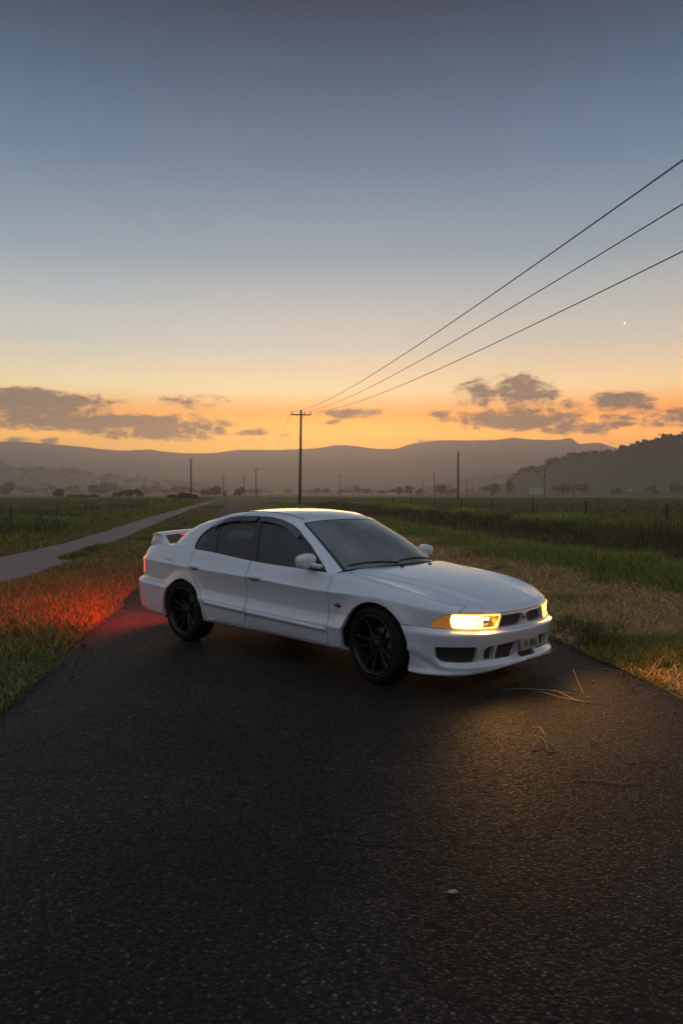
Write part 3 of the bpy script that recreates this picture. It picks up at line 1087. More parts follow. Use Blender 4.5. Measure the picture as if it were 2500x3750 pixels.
def crown_arrays(seed, n=420, blobs=9, squash=1.0, open_=0.0):
    """leaf clumps spread over several uneven lobes, unit size: height 1, width about 1"""
    r = np.random.default_rng(seed)
    cen = np.stack([r.normal(0, .22, blobs), r.normal(0, .22, blobs), .56 + r.normal(0, .15, blobs)], -1)
    rad = .15 + .13 * r.random(blobs)
    k = r.integers(0, blobs, n)
    d = r.normal(size=(n, 3))
    d /= np.linalg.norm(d, axis=1)[:, None]
    p = cen[k] + d * rad[k][:, None] * (0.55 + 0.5 * r.random((n, 1)))
    p[:, 2] = np.clip(p[:, 2], 0.16, 1.05)
    s = .055 * (0.7 + 0.9 * r.random(n))
    a = r.normal(size=(n, 3))
    a /= np.linalg.norm(a, axis=1)[:, None]
    c = np.cross(a, r.normal(size=(n, 3)))
    c /= np.linalg.norm(c, axis=1)[:, None]
    V = np.stack([p - a * s[:, None] - c * s[:, None] * .7, p + a * s[:, None] - c * s[:, None] * .7, p + a * s[:, None] + c * s[:, None] * .7, p - a * s[:, None] + c * s[:, None] * .7], 1)
    Fc = np.arange(4 * n).reshape(n, 4)
    return V.reshape(-1, 3), Fc


PROTO = []
for q in range(5):
    V, Fc = crown_arrays(100 + q, 520, 8 + q)
    me = np_mesh('crown', V, Fc)
    me.materials.append(m_leaf)
    b_ = bmesh.new()
    add_tube(b_, [(0, 0, -.08), (.01, 0, .25), (-.01, .01, .55), (.0, 0, .75)], [.040, .030, .018, .006], 7)
    for a in range(4):
        an = a * 1.6 + q
        add_tube(b_, [(0, 0, .25 + .07 * a), (.13 * math.cos(an), .13 * math.sin(an), .45 + .06 * a), (.24 * math.cos(an), .24 * math.sin(an), .58 + .05 * a)], [.018, .012, .004], 5)
    tm = bpy.data.meshes.new('trunk')
    b_.to_mesh(tm)
    b_.free()
    tm.materials.append(m_bark)
    PROTO.append((me, tm))


def tree(px, top, base, wpx, label, d, k, cat='tree', nm='tree'):
    x, y = at(px, d)
    z0 = CAM_H - (base - HOR) / F * d
    z0 = min(z0, 60)
    h = (base - top) / F * d
    w = wpx / F * d
    root = empty(nm, (x, y, z0), k * 1.3)
    tag(root, label, cat, 'trees and shrubs scattered over the valley')
    for me, n_ in zip(PROTO[k % 5], ('crown', 'trunk')):
        o = bpy.data.objects.new(n_, me)
        C.objects.link(o)
        o.parent = root
        o.scale = (w, w, h)
    return root


TREES = [
 (212, 1783, 1824, 40, 'small lone tree with a thin crown at the left of the far meadow', 300, 0),
 (478, 1788, 1822, 62, 'dark rounded bush on the left, right of the low hedge', 260, 1),
 (440, 1800, 1822, 40, 'low leafy shrub leaning against the left of the dark rounded bush', 258, 2),
 (655, 1805, 1832, 72, 'flat topped dark shrub just left of the tall bare pole', 170, 3),
 (696, 1808, 1830, 50, 'low dark shrub at the foot of the tall bare pole', 175, 4),
 (784, 1772, 1818, 52, 'wide hazy tree left of the pole with two crossarms and red sign', 420, 0),
 (746, 1790, 1818, 26, 'slender hazy tree between the tall bare pole and the red sign', 400, 1),
 (880, 1785, 1818, 34, 'lone round tree standing at the end of the road', 360, 2),
 (1455, 1784, 1814, 42, 'left of the dark round trees in the mid field behind the car', 520, 3),
 (1492, 1777, 1814, 34, 'tallest of the dark round trees in the mid field', 515, 4),
 (1535, 1783, 1814, 32, 'small dark tree right of the tallest round tree in the mid field', 525, 0),
 (1611, 1770, 1815, 34, 'pointed dark tree beside the shorter plain pole in the right field', 480, 1),
 (1655, 1791, 1814, 26, 'low tree between the pointed dark tree and the tall bare pole', 540, 2),
 (1800, 1773, 1812, 66, 'broad soft tree at the left foot of the right hand hill', 500, 3),
 (1861, 1760, 1812, 30, 'narrow dark tree at the left foot of the right hand hill', 490, 4),
 (2058, 1764, 1808, 78, 'broad dark tree right of the pole with the transformer', 470, 0),
 (2126, 1766, 1808, 44, 'dark tree directly right of the short bare pole', 465, 1),
 (2310, 1728, 1772, 84, 'wide dark clump of trees part way up the right hand hill', 548, 2),
 (2385, 1778, 1810, 44, 'dark tree left of the pale house under the right hill', 480, 3),
 (2468, 1772, 1810, 50, 'dark tree right of the pale house at the right edge', 470, 4),
 (2255, 1780, 1810, 40, 'low tree under the wide clump on the right hand hill', 490, 0),
 (1340, 1786, 1812, 30, 'faint tree above the right end of the car roof', 620, 1),
 (20, 1770, 1815, 80, 'hazy tree at the far left edge below the hill', 520, 2),
 (345, 1775, 1815, 60, 'hazy tree above the low hedge on the left', 560, 4),
]
for a in TREES:
    tree(*a)
# the low dark hedge on the left
V, Fc = crown_arrays(300, 900, 26)
r = np.random.default_rng(5)
Vq = V.reshape(-1, 4, 3)
Vq[:, :, 0] += (r.random(len(Vq)) * 5 - 2.5)[:, None]
hg_me = np_mesh('hedge', Vq.reshape(-1, 3) * np.array([1.75, 1.4, 1.5]), Fc)
hg = link('hedge', hg_me, m_leaf)
xh, yh = at(308, 220)
hg.location = (xh, yh, -.1)
tag(hg, 'low dark clipped hedge lying across the left meadow', 'hedge')


# ---- woods: masses nobody could count
def wood(name, spots, seed):
    Vs, Fs = [], []
    o_ = 0
    r = np.random.default_rng(seed)
    src = [crown_arrays(400 + seed + q, 170, 6) for q in range(4)]
    for k, (x, y, z, w, h) in enumerate(spots):
        V, Fc = src[k % 4]
        a = r.random() * 6.28
        Rm = np.array([[math.cos(a), -math.sin(a), 0], [math.sin(a), math.cos(a), 0], [0, 0, 1]])
        Vs.append((V @ Rm.T) * np.array([w, w, h]) + np.array([x, y, z]))
        Fs.append(Fc + o_)
        o_ += len(V)
    ob = link(name, np_mesh(name, np.concatenate(Vs), np.concatenate(Fs)), m_leaf)
    tag(ob, kind='stuff')


r = np.random.default_rng(9)
sp_ = []
for q in range(170):                        # hedgerows at the far side of the plain
    px = r.uniform(-150, 2700)
    d = r.uniform(620, 1000)
    x, y = at(px, d)
    hh = r.uniform(5, 10) * (1.25 if px < 700 else 1)
    sp_.append((x, y, -.5, hh * r.uniform(.9, 1.6), hh))
wood('far_woodland', sp_, 1)


def skyline(pts, D, n, seed, h0, h1, back=0.06, px0=None, px1=None):
    r = np.random.default_rng(seed)
    xs_ = [p[0] for p in pts]
    ys_ = [p[1] for p in pts]
    out_ = []
    for q in range(n):
        px = r.uniform(px0, px1)
        py = float(pchip(xs_, ys_, np.array([px]))[0])
        w = max(HD0[D] + 0.06, 1 - back * abs(r.normal()))
        a_ = math.atan((px - 1250) / F)
        top_ = (HOR - py) / F * math.cos(a_) * D + CAM_H
        fr = max(0.0, (w - HD0[D]) / (1 - HD0[D])) ** 1.25
        h = r.uniform(h0, h1)
        d = D * w
        out_.append((math.sin(a_) * d, math.cos(a_) * d, top_ * fr - h * .30, h * r.uniform(.9, 1.5), h))
    return out_


HD0 = {640: 0.80, 1300: 0.60, 1250: 0.75}
wood('hillside_woodland', skyline(HILL_R, 640, 190, 3, 1.8, 4.0, .012, 1860, 2700) + skyline(HILL_L, 1300, 110, 4, 4, 9, .06, -100, 900) + skyline(HILL_L, 1300, 90, 7, 4, 9, .30, -100, 900) + skyline(HILL_M, 1250, 80, 5, 5, 10, .05, 1560, 1900), 2)

# ---- far houses
m_hwall, _, _ = mat('pale house wall', (0.42, 0.40, 0.38), 0.8)
m_hroof, _, _ = mat('grey iron roof', (0.16, 0.17, 0.19), 0.5)
m_hwin, _, _ = mat('dark house window', (0.02, 0.02, 0.025), 0.2)


def house(px, base, wpx, hpx, d, label, turn):
    x, y = at(px, d)
    w, h = wpx / F * d, hpx / F * d
    z0 = CAM_H - (base - HOR) / F * d
    root = empty('farmhouse', (x, y, z0), turn)
    tag(root, label, 'house', 'farmhouses under the right hand hill')
    b_ = bmesh.new()
    add_box(b_, 0, 0, h * .3 - .6, w, w * .55, h * .6 + 1.2)
    bm_obj('wall', b_, m_hwall, root, smooth=False)
    b_ = bmesh.new()
    vs = [b_.verts.new(c_) for c_ in [(-w * .54, -w * .32, h * .58), (w * .54, -w * .32, h * .58), (w * .54, w * .32, h * .58), (-w * .54, w * .32, h * .58), (-w * .40, 0, h), (w * .40, 0, h)]]
    for f_ in ((0, 1, 5, 4), (2, 3, 4, 5), (1, 2, 5), (3, 0, 4), (3, 2, 1, 0)):
        b_.faces.new([vs[k] for k in f_])
    bm_obj('roof', b_, m_hroof, root, smooth=False)
    for q in (-.3, 0, .3):
        b_ = bmesh.new()
        add_box(b_, q * w, -w * .278, h * .33, w * .12, .05, h * .24)
        bm_obj('window', b_, m_hwin, root, smooth=False)


house(1963, 1802, 46, 17, 495, 'long pale shed left of the pole with the transformer', 0.1)
house(2395, 1800, 30, 18, 492, 'pale farmhouse between two dark trees at the right edge', -.3)
house(2312, 1806, 44, 16, 498, 'grey roofed farmhouse below the wide clump of trees', .2)

# =================================================================== THE CAR
CAR_YAW = -0.76
car = empty('sedan_car', (-0.107, 7.57, 0.0), CAR_YAW)
tag(car, 'white four door sedan with its headlights on, parked across the narrow asphalt road', 'car')

# ---- materials
m_paint, t, b = mat('white car paint', (0.70, 0.71, 0.72), 0.34, 0.0, 1.0)
b.inputs['Coat Roughness'].default_value = 0.05
b.inputs['Coat IOR'].default_value = 1.75
oc = objco(t)
n1 = t.noise(oc, 2.2, 4, 0.6)
n2 = t.noise(oc, 60, 2, 0.6)
sepz = t.new('ShaderNodeSeparateXYZ')
t.put(sepz.inputs[0], oc)
dirt = t.m('MULTIPLY', t.smooth(sepz.outputs[2], 0.46, 0.18), t.smooth(n1, 0.3, 0.75))
t.put(b.inputs['Base Color'], t.mix(t.m('MULTIPLY', dirt, 0.55), t.mix(t.smooth(n2, 0.3, 0.8), (0.63, 0.64, 0.655), (0.59, 0.60, 0.61)), (0.22, 0.19, 0.16)))
t.put(b.inputs['Coat Roughness'], t.m('ADD', 0.04, t.m('MULTIPLY', n1, 0.08)))
m_black, _, _ = mat('black rubber trim', (0.012, 0.012, 0.013), 0.42)
m_gap, _, _ = mat('dark cavity', (0.006, 0.006, 0.006), 0.9)
m_plastic, _, _ = mat('grey plastic', (0.05, 0.05, 0.052), 0.55)
m_tyre, t, b = mat('tyre rubber', (0.006, 0.006, 0.006), 0.85, spec=0.25)
m_rim, _, _ = mat('satin black alloy', (0.006, 0.006, 0.0065), 0.38, 0.2)
m_disc, _, _ = mat('brake disc steel', (0.16, 0.15, 0.14), 0.45, 0.9)
m_interior, _, _ = mat('dark upholstery', (0.085, 0.08, 0.078), 0.8)
m_chrome, _, _ = mat('bright metal', (0.6, 0.6, 0.6), 0.18, 1.0)


def glass(name, tintc, rough=0.02, refl=1.0, dust_sheen=0.0, ior=1.52):
    m = bpy.data.materials.new(name)
    m.use_nodes = True
    t = NT(m.node_tree)
    t.n.remove(m.node_tree.nodes['Principled BSDF'])
    o = m.node_tree.nodes['Material Output']
    tr = t.new('ShaderNodeBsdfTransparent')
    tr.inputs[0].default_value = tuple(tintc) + (1,)
    gl = t.new('ShaderNodeBsdfGlossy')
    gl.inputs['Color'].default_value = (refl, refl, refl, 1)
    gl.inputs['Roughness'].default_value = rough
    lw = t.new('ShaderNodeFresnel')
    lw.inputs[0].default_value = ior
    ms = t.new('ShaderNodeMixShader')
    t.l.new(lw.outputs[0], ms.inputs[0])
    t.l.new(tr.outputs[0], ms.inputs[1])
    t.l.new(gl.outputs[0], ms.inputs[2])
    if dust_sheen:
        df = t.new('ShaderNodeBsdfDiffuse')
        df.inputs[0].default_value = (0.5, 0.5, 0.46, 1)
        m2 = t.new('ShaderNodeMixShader')
        t.put(m2.inputs[0], t.m('MULTIPLY', t.smooth(t.noise(objco(t), 3.0, 4, 0.6), 0.2, 0.8, 0.6, 1.3), dust_sheen))
        t.l.new(ms.outputs[0], m2.inputs[1])
        t.l.new(df.outputs[0], m2.inputs[2])
        t.l.new(m2.outputs[0], o.inputs[0])
    else:
        t.l.new(ms.outputs[0], o.inputs[0])
    return m


m_glass = glass('tinted side glass', (0.34, 0.38, 0.38), dust_sheen=0.015)
m_screen = glass('windscreen glass', (0.50, 0.56, 0.54), dust_sheen=0.27, ior=1.65)  # pale diffuse layer: some dust, mostly sky reflection put into the colour
m_lens = glass('lamp lens', (0.97, 0.95, 0.9))

# ---- plan outline of the lower body (y>0 half), from front centre round to rear centre
YW = 0.859


def outline():
    P = []
    for k in range(46):                      # front corner, superellipse
        th = (math.pi / 2) * (1 - k / 45.0)
        th = max(th, 0.0)
        n_ = 2.5
        P.append((1.45 + 0.75 * math.sin(th) ** (2 / n_), YW * math.cos(th) ** (2 / n_)))
    for x in np.linspace(1.45, -1.65, 130)[1:]:
        y = YW - (0.012 * max(0.0, -x - 0.6) ** 1.5 if x < -0.6 else 0)
        P.append((x, y))
    yr = P[-1][1]
    for k in range(1, 46):
        th = (math.pi / 2) * k / 45.0
        n_ = 4.0
        P.append((-1.65 - 0.68 * math.sin(th) ** (2 / n_), yr * max(0.0, math.cos(th)) ** (2 / n_)))
    P = np.array(P)
    P[-1, 1] = 0.0
    P[0, 1] = 0.0
    return P


OUT = outline()
seg = np.r_[0, np.cumsum(np.hypot(*np.diff(OUT, axis=0).T))]
LT = seg[-1]
# resample: ends about 2.2 cm, flank 2.0 cm
s_new = np.linspace(0, LT, 300)
OUT = np.c_[np.interp(s_new, seg, OUT[:, 0]), np.interp(s_new, seg, OUT[:, 1])]
OUT[0, 1] = 0
OUT[-1, 1] = 0
tan = np.gradient(OUT, axis=0)
tan /= np.linalg.norm(tan, axis=1)[:, None]
NRM = np.c_[-tan[:, 1], tan[:, 0]]
if NRM[150, 1] < 0:
    NRM = -NRM
NRM[0] = (1, 0)
NRM[-1] = (-1, 0)


def s_at(x, front=None):
    """arclength where the outline passes x"""
    k = int(np.argmin(abs(OUT[:, 0] - x)))
    return s_new[k]


def s_y(y, front=True):
    idx = np.where(OUT[:, 0] > 1.45)[0] if front else np.where(OUT[:, 0] < -1.65)[0]
    k = idx[int(np.argmin(abs(OUT[idx, 1] - y)))]
    return s_new[k]


#             0            1            2            3            4            5            6            7            8            9           10            11           12           13           14
PROF = [
 (0.0,      [(-.14,.20), (-.012,.192),(.008,.205),(.000,.228),(-.03,.262),(.003,.40), (.014,.452),(-.030,.474),(-.034,.484),(-.036,.572),(-.038,.582),(-.040,.590),(-.042,.597),(-.055,.612),(-.085,.630)]),
 (s_y(.25), [(-.14,.19), (-.012,.182),(.008,.196),(.000,.220),(-.03,.256),(.003,.395),(.014,.452),(-.030,.474),(-.034,.484),(-.036,.574),(-.038,.584),(-.040,.592),(-.042,.599),(-.055,.614),(-.085,.632)]),
 (s_y(.50), [(-.13,.165),(.000,.158),(.014,.174),(.002,.206),(-.022,.248),(.004,.385),(.015,.450),(-.028,.474),(-.034,.485),(-.036,.590),(-.037,.600),(-.039,.606),(-.041,.612),(-.055,.628),(-.088,.645)]),
 (s_y(.69), [(-.12,.150),(.000,.142),(.014,.158),(.002,.192),(-.014,.248),(.004,.38), (.015,.450),(-.026,.484),(-.032,.494),(-.034,.602),(-.036,.612),(-.038,.618),(-.041,.626),(-.056,.646),(-.092,.664)]),
 (s_y(.795),[(-.11,.150),(.000,.144),(.010,.158),(.002,.195),(-.008,.250),(.005,.39), (.013,.453),(-.012,.492),(-.018,.502),(-.020,.600),(-.022,.630),(-.026,.643),(-.038,.664),(-.060,.690),(-.100,.706)]),
 (s_at(1.66),[(-.10,.162),(.000,.155),(.004,.170),(.001,.21),(.002,.27),  (.005,.40), (.008,.455),(.000,.508),(.000,.522),(-.004,.60),(-.009,.655),(-.018,.676),(-.042,.706),(-.072,.728),(-.116,.742)]),
 (s_at(1.31),[(-.10,.20),(-.02,.222),(-.008,.25),(-.003,.31),(.000,.37),(.003,.42), (.000,.475),(-.003,.53), (-.005,.60), (-.003,.655),(-.001,.694),(-.015,.714),(-.048,.754),(-.080,.782),(-.126,.796)]),
 (s_at(.85), [(-.10,.20),(-.03,.222),(-.016,.240),(-.006,.30),(.000,.360),(.008,.402),(-.012,.452),(-.024,.51),(-.019,.59),(-.007,.660),(.000,.692),(-.016,.708),(-.046,.772),(-.072,.824),(-.092,.834)]),
 (s_at(-.28),[(-.10,.22),(-.03,.240),(-.016,.258),(-.006,.31),(.000,.385),(.010,.432),(-.012,.482),(-.026,.54),(-.020,.63),(-.007,.700),(.000,.737),(-.017,.754),(-.048,.818),(-.074,.872),(-.090,.881)]),
 (s_at(-.90),[(-.10,.22),(-.03,.240),(-.016,.258),(-.006,.32),(.000,.410),(.010,.458),(-.010,.508),(-.022,.565),(-.016,.65),(-.006,.720),(.000,.755),(-.018,.772),(-.050,.846),(-.078,.918),(-.094,.930)]),
 (s_at(-1.3),[(-.10,.22),(-.03,.235),(-.014,.26),(-.006,.33),(.000,.42),(.004,.47),  (.000,.52), (-.006,.58),  (-.008,.65),(-.004,.728),(.000,.768),(-.018,.785),(-.052,.862),(-.080,.934),(-.100,.950)]),
 (s_at(-1.72),[(-.10,.24),(-.01,.225),(.004,.245),(.008,.325),(.012,.42),(.018,.50), (.022,.530),(.002,.570),(-.006,.62),(-.005,.74),(.000,.789),(-.018,.806),(-.050,.880),(-.080,.942),(-.124,.962)]),
 (s_y(.80, False),[(-.10,.28),(.015,.275),(.024,.30),(.034,.385),(.042,.45),(.048,.525),(.046,.560),(.004,.602),(-.006,.640),(-.005,.74),(.000,.803),(-.018,.822),(-.046,.880),(-.080,.925),(-.130,.944)]),
 (s_y(.60, False),[(-.10,.32),(.020,.312),(.034,.33),(.044,.40),(.052,.46),(.058,.54),(.054,.578),(.010,.615),(-.002,.645),(.000,.74),(-.004,.800),(-.016,.835),(-.040,.890),(-.072,.922),(-.120,.936)]),
 (LT,       [(-.10,.32),(.020,.312),(.034,.33),(.044,.40),(.052,.46),(.058,.54),(.054,.578),(.010,.615),(-.002,.645),(.000,.74),(-.004,.800),(-.016,.835),(-.040,.890),(-.072,.922),(-.120,.936)]),
]
NR = 15
ks = [p[0] for p in PROF]
rowd = [pchip(ks, [p[1][r][0] for p in PROF], s_new) for r in range(NR)]
rowz = [pchip(ks, [p[1][r][1] for p in PROF], s_new) for r in range(NR)]
SUB = 4
NV = (NR - 1) * SUB + 1
NU = len(s_new)
BAND = np.zeros((NU, NV, 3))
for i in range(NU):
    d = np.array([rowd[r][i] for r in range(NR)])
    z = np.array([rowz[r][i] for r in range(NR)])
    c = np.r_[0, np.cumsum(np.hypot(np.diff(d), np.diff(z)) + 1e-4)]
    q = np.concatenate([np.linspace(c[r], c[r + 1], SUB, endpoint=False) for r in range(NR - 1)] + [[c[-1]]])
    dd, zz = pchip(c, d, q), pchip(c, z, q)
    BAND[i, :, 0] = OUT[i, 0] + NRM[i, 0] * dd
    BAND[i, :, 1] = np.maximum(OUT[i, 1] + NRM[i, 1] * dd, 0.0)
    BAND[i, :, 2] = zz
BAND[0, :, 1] = 0
BAND[-1, :, 1] = 0
ARCHES = [(1.312, 0.300, 0.352), (-1.297, 0.292, 0.345)]
for (ax, az_, ar) in ARCHES:              # swell of the wings over the wheels
    r = np.hypot(BAND[..., 0] - ax, BAND[..., 2] - az_)
    g = np.clip((r - ar) / 0.12, 0, 1)
    g = (1 - g) ** 2 * (1 + 2 * g)
    lowq = np.clip((BAND[..., 2] - 0.20) / 0.2, 0, 1)
    BAND[..., 1] += np.where(BAND[..., 1] > 0.5, 0.017 * g * lowq, 0)


zc_ = np.interp(BAND[..., 0], [1.50, 1.58, 1.67, 1.756, 1.835, 1.907, 2.03, 2.162, 2.3], [.36, .352, .340, .312, .255, .214, .204, .214, .22])
q_ = np.where((BAND[..., 0] > 1.5), 1.0, 0.0) * np.clip((2.20 - BAND[..., 0]) / 0.1, 0, 1)
rg_ = q_ * (0.013 * np.exp(-((BAND[..., 2] - zc_) / 0.020) ** 2) - 0.010 * np.clip((zc_ - BAND[..., 2] - 0.01) / 0.04, 0, 1) * np.clip((BAND[..., 2] - 0.15) / 0.03, 0, 1) * np.clip((2.0 - BAND[..., 0]) / 0.2, 0, 1))
BAND[..., 0] += NRM[:, None, 0] * rg_
BAND[..., 1] += NRM[:, None, 1] * rg_


class Surf:
    """find the y of a sampled surface over (x, z)"""
    def __init__(s, G):
        s.P = G.reshape(-1, 3)

    def y(s, x, z):
        d = (s.P[:, 0] - x) ** 2 + (s.P[:, 2] - z) ** 2
        k = np.argsort(d)[:26]
        wt = np.sqrt(np.exp(-d[k] / (0.014 ** 2)) + 1e-4)
        A = np.c_[s.P[k, 0] - x, s.P[k, 2] - z, np.ones(len(k))]
        c, *_ = np.linalg.lstsq(A * wt[:, None], s.P[k, 1] * wt, rcond=None)
        return float(c[2])


sband = Surf(BAND[60:240, 6:])


def grid_bm(G):
    bm = bmesh.new()
    nu, nv = G.shape[:2]
    V = [[bm.verts.new(G[i, j]) for j in range(nv)] for i in range(nu)]
    for i in range(nu - 1):
        for j in range(nv - 1):
            try:
                bm.faces.new((V[i][j], V[i + 1][j], V[i + 1][j + 1], V[i][j + 1]))
            except ValueError:
                pass
    return bm, V


def inpoly(p, poly):
    x, y = p
    c = False
    n = len(poly)
    j = n - 1
    for i in range(n):
        if (poly[i][1] > y) != (poly[j][1] > y):
            if x < (poly[j][0] - poly[i][0]) * (y - poly[i][1]) / (poly[j][1] - poly[i][1]) + poly[i][0]:
                c = not c
        j = i
    return c


def cut(bm, line, plane, ok=lambda f: True, closed=True):
    """score the mesh along a 2-D polyline seen along one axis. plane 'xz','yz','xy'"""
    ia, ib = {'xz': (0, 2), 'yz': (1, 2), 'xy': (0, 1)}[plane]
    L = np.array(line)
    lo, hi = L.min(0) - 0.03, L.max(0) + 0.03
    cand = []
    for f in bm.faces:
        c = f.calc_center_median()
        if lo[0] < c[ia] < hi[0] and lo[1] < c[ib] < hi[1] and ok(f):
            cand.append(f)
    n = len(line)
    for k in range(n if closed else n - 1):
        a, b_ = line[k], line[(k + 1) % n]
        x0, x1 = min(a[0], b_[0]) - 1e-4, max(a[0], b_[0]) + 1e-4
        y0, y1 = min(a[1], b_[1]) - 1e-4, max(a[1], b_[1]) + 1e-4
        sel = []
        for f in cand:
            if not f.is_valid:
                continue
            us = [v.co[ia] for v in f.verts]
            vs = [v.co[ib] for v in f.verts]
            if max(us) >= x0 and min(us) <= x1 and max(vs) >= y0 and min(vs) <= y1:
                sel.append(f)
        if not sel:
            continue
        no = [0, 0, 0]
        no[ia] = -(b_[1] - a[1])
        no[ib] = b_[0] - a[0]
        no = Vector(no).normalized()
        co = [0, 0, 0]
        co[ia], co[ib] = a
        geom = list({v for f in sel for v in f.verts}) + list({e for f in sel for e in f.edges}) + sel
        r = bmesh.ops.bisect_plane(bm, geom=geom, plane_co=co, plane_no=no, dist=4e-4)
        known = set(cand)
        for g in r['geom']:
            if isinstance(g, bmesh.types.BMFace) and g.is_valid and g not in known:
                cand.append(g)
                known.add(g)
        extra = {f for v in r['geom_cut'] if isinstance(v, bmesh.types.BMVert) for f in v.link_faces}
        for f in extra:
            if f not in known and ok(f):
                cand.append(f)
                known.add(f)
        cand = [f for f in cand if f.is_valid]


def mark(bm, lay, poly, plane, val, ok=lambda f: True, only=None):
    ia, ib = {'xz': (0, 2), 'yz': (1, 2), 'xy': (0, 1)}[plane]
    for f in bm.faces:
        if only is not None and f[lay] not in only:
            continue
        if ok(f):
            c = f.calc_center_median()
            if inpoly((c[ia], c[ib]), poly):
                f[lay] = val


def take(bm, lay, vals):
    """a new bmesh holding only the faces with those marks"""
    b2 = bm.copy()
    l2 = b2.faces.layers.int['part']
    bmesh.ops.delete(b2, geom=[f for f in b2.faces if f[l2] not in vals], context='FACES')
    return b2


def mirrored(bm, weld=True):
    """add the mirror image (y -> -y) and weld on the centre line"""
    b2 = bm.copy()
    for v in b2.verts:
        v.co.y = -v.co.y
    bmesh.ops.reverse_faces(b2, faces=b2.faces[:])
    tmp = bpy.data.meshes.new('tmp')
    b2.to_mesh(tmp)
    b2.free()
    bm.from_mesh(tmp)
    bpy.data.meshes.remove(tmp)
    if weld:
        bmesh.ops.remove_doubles(bm, verts=[v for v in bm.verts if abs(v.co.y) < 2e-3], dist=2e-3)
    return bm


def finish(bm, gap=0.003, flange=0.015, skip=lambda co: False):
    """pull the free edges back by the shut gap and turn them in, like pressed sheet"""
    bmesh.ops.remove_doubles(bm, verts=bm.verts[:], dist=8e-4)
    bm.normal_update()
    be = [e for e in bm.edges if len(e.link_faces) == 1 and not skip((e.verts[0].co + e.verts[1].co) / 2)]
    mv = {}
    for e in be:
        f = e.link_faces[0]
        mid = (e.verts[0].co + e.verts[1].co) / 2
        d = f.calc_center_median() - mid
        tdir = (e.verts[1].co - e.verts[0].co).normalized()
        d -= tdir * d.dot(tdir)
        if d.length < 1e-7:
            continue
        d.normalize()
        for v in e.verts:
            mv.setdefault(v, []).append(d)
    nor = {v: v.normal.copy() for v in mv}
    for v, ds in mv.items():
        s = Vector((0, 0, 0))
        for d in ds:
            s += d
        if s.length > 1e-6:
            v.co += s.normalized() * gap
    r = bmesh.ops.extrude_edge_only(bm, edges=be)
    nv = [g for g in r['geom'] if isinstance(g, bmesh.types.BMVert)]
    near = {}
    for v in nv:
        o = min(v.link_edges, key=lambda e: e.calc_length()).other_vert(v)
        o = [e.other_vert(v) for e in v.link_edges if e.calc_length() < 1e-6]
        n = nor.get(o[0]) if o else None
        near[v] = n if n is not None else v.normal
    for v in nv:
        v.co -= near[v] * flange
    for e in be:
        if e.is_valid:
            e.smooth = False
    return bm


def side_pair(name, bm, material, skip=lambda co: False, gap=0.003, flange=0.015, fin=True):
    """one part on each flank: built for y>0, mirrored for the visible side"""
    if fin:
        finish(bm, gap, flange, skip)
    o1 = bm_obj(name, bm, material, car)
    o2 = o1.copy()
    C.objects.link(o2)
    o2.parent = car
    o2.scale.y = -1
    return o1, o2


# ---- lower body panels
bm, _ = grid_bm(BAND)
lay = bm.faces.layers.int.new('part')
BODY, FDOOR, RDOOR, FBUMP, RBUMP, LAMP, IND, GRIL, FOG, MOUTH, SLOT, TAIL, WELL, FENDER, NOSE, LIP = range(16)
is_side = lambda f: f.calc_center_median().y > 0.55
is_front = lambda f: f.calc_center_median().x > 1.5 and f.calc_center_median().y < 0.845
is_rear = lambda f: f.calc_center_median().x < -1.7


def circle(cx_, cz_, r, a0, a1, n):
    return [(cx_ + r * math.cos(math.radians(a0 + (a1 - a0) * k / n)), cz_ + r * math.sin(math.radians(a0 + (a1 - a0) * k / n))) for k in range(n + 1)]


for (ax, az_, ar) in ARCHES:
    poly = circle(ax, az_, ar, -18, 198, 40)
    poly = [(poly[0][0] + 0.012, 0.05)] + poly + [(poly[-1][0] - 0.012, 0.05)]
    cut(bm, poly, 'xz', is_side)
    mark(bm, lay, poly, 'xz', WELL, is_side)
fd = [(0.793, 0.90), (0.794, 0.84), (0.797, 0.5), (0.800, 0.262), (0.790, 0.245), (-0.268, 0.262), (-0.278, 0.275), (-0.283, 0.6), (-0.287, 0.95)]
rd = [(-0.287, 0.97), (-0.283, 0.6), (-0.278, 0.275), (-0.285, 0.262), (-0.885, 0.268), (-0.905, 0.30), (-0.918, 0.37), (-0.955, 0.47), (-1.02, 0.565), (-1.085, 0.63), (-1.155, 0.70), (-1.205, 0.78), (-1.215, 0.86), (-1.195, 1.0)]
for poly, val in ((fd, FDOOR), (rd, RDOOR)):
    cut(bm, poly, 'xz', is_side)
    mark(bm, lay, poly, 'xz', val, is_side, {BODY})
# bumpers: split from the wings along a line that drops to the arch
fb = [(2.6, 0.10), (1.2, 0.10), (1.2, 0.512), (1.62, 0.514), (1.85, 0.505), (2.6, 0.500)]
fbx = lambda f: f.calc_center_median().x > 1.3
cut(bm, [(1.2, 0.512), (1.62, 0.514), (1.80, 0.507)], 'xz', lambda f: fbx(f) and is_side(f), closed=False)
VB = 8 * SUB
for f in bm.faces:
    c = f.calc_center_median()
    if f[lay] != BODY or c.x < 1.3:
        continue
    s_ = int(np.argmin((BAND[:160, VB, 0] - c.x) ** 2 + (BAND[:160, VB, 1] - c.y) ** 2))
    lim = 0.512 if c.x < 1.70 else BAND[s_, VB, 2] - 0.002
    if c.z < lim:
        f[lay] = FBUMP
    elif c.x > 1.98 and c.y < 0.70:
        f[lay] = NOSE
for f in bm.faces:
    c = f.calc_center_median()
    if f[lay] == BODY and c.x < -1.55:
        s_ = 160 + int(np.argmin((BAND[160:, 7 * SUB, 0] - c.x) ** 2 + (BAND[160:, 7 * SUB, 1] - c.y) ** 2))
        if c.z < BAND[s_, 7 * SUB, 2]:
            f[lay] = RBUMP
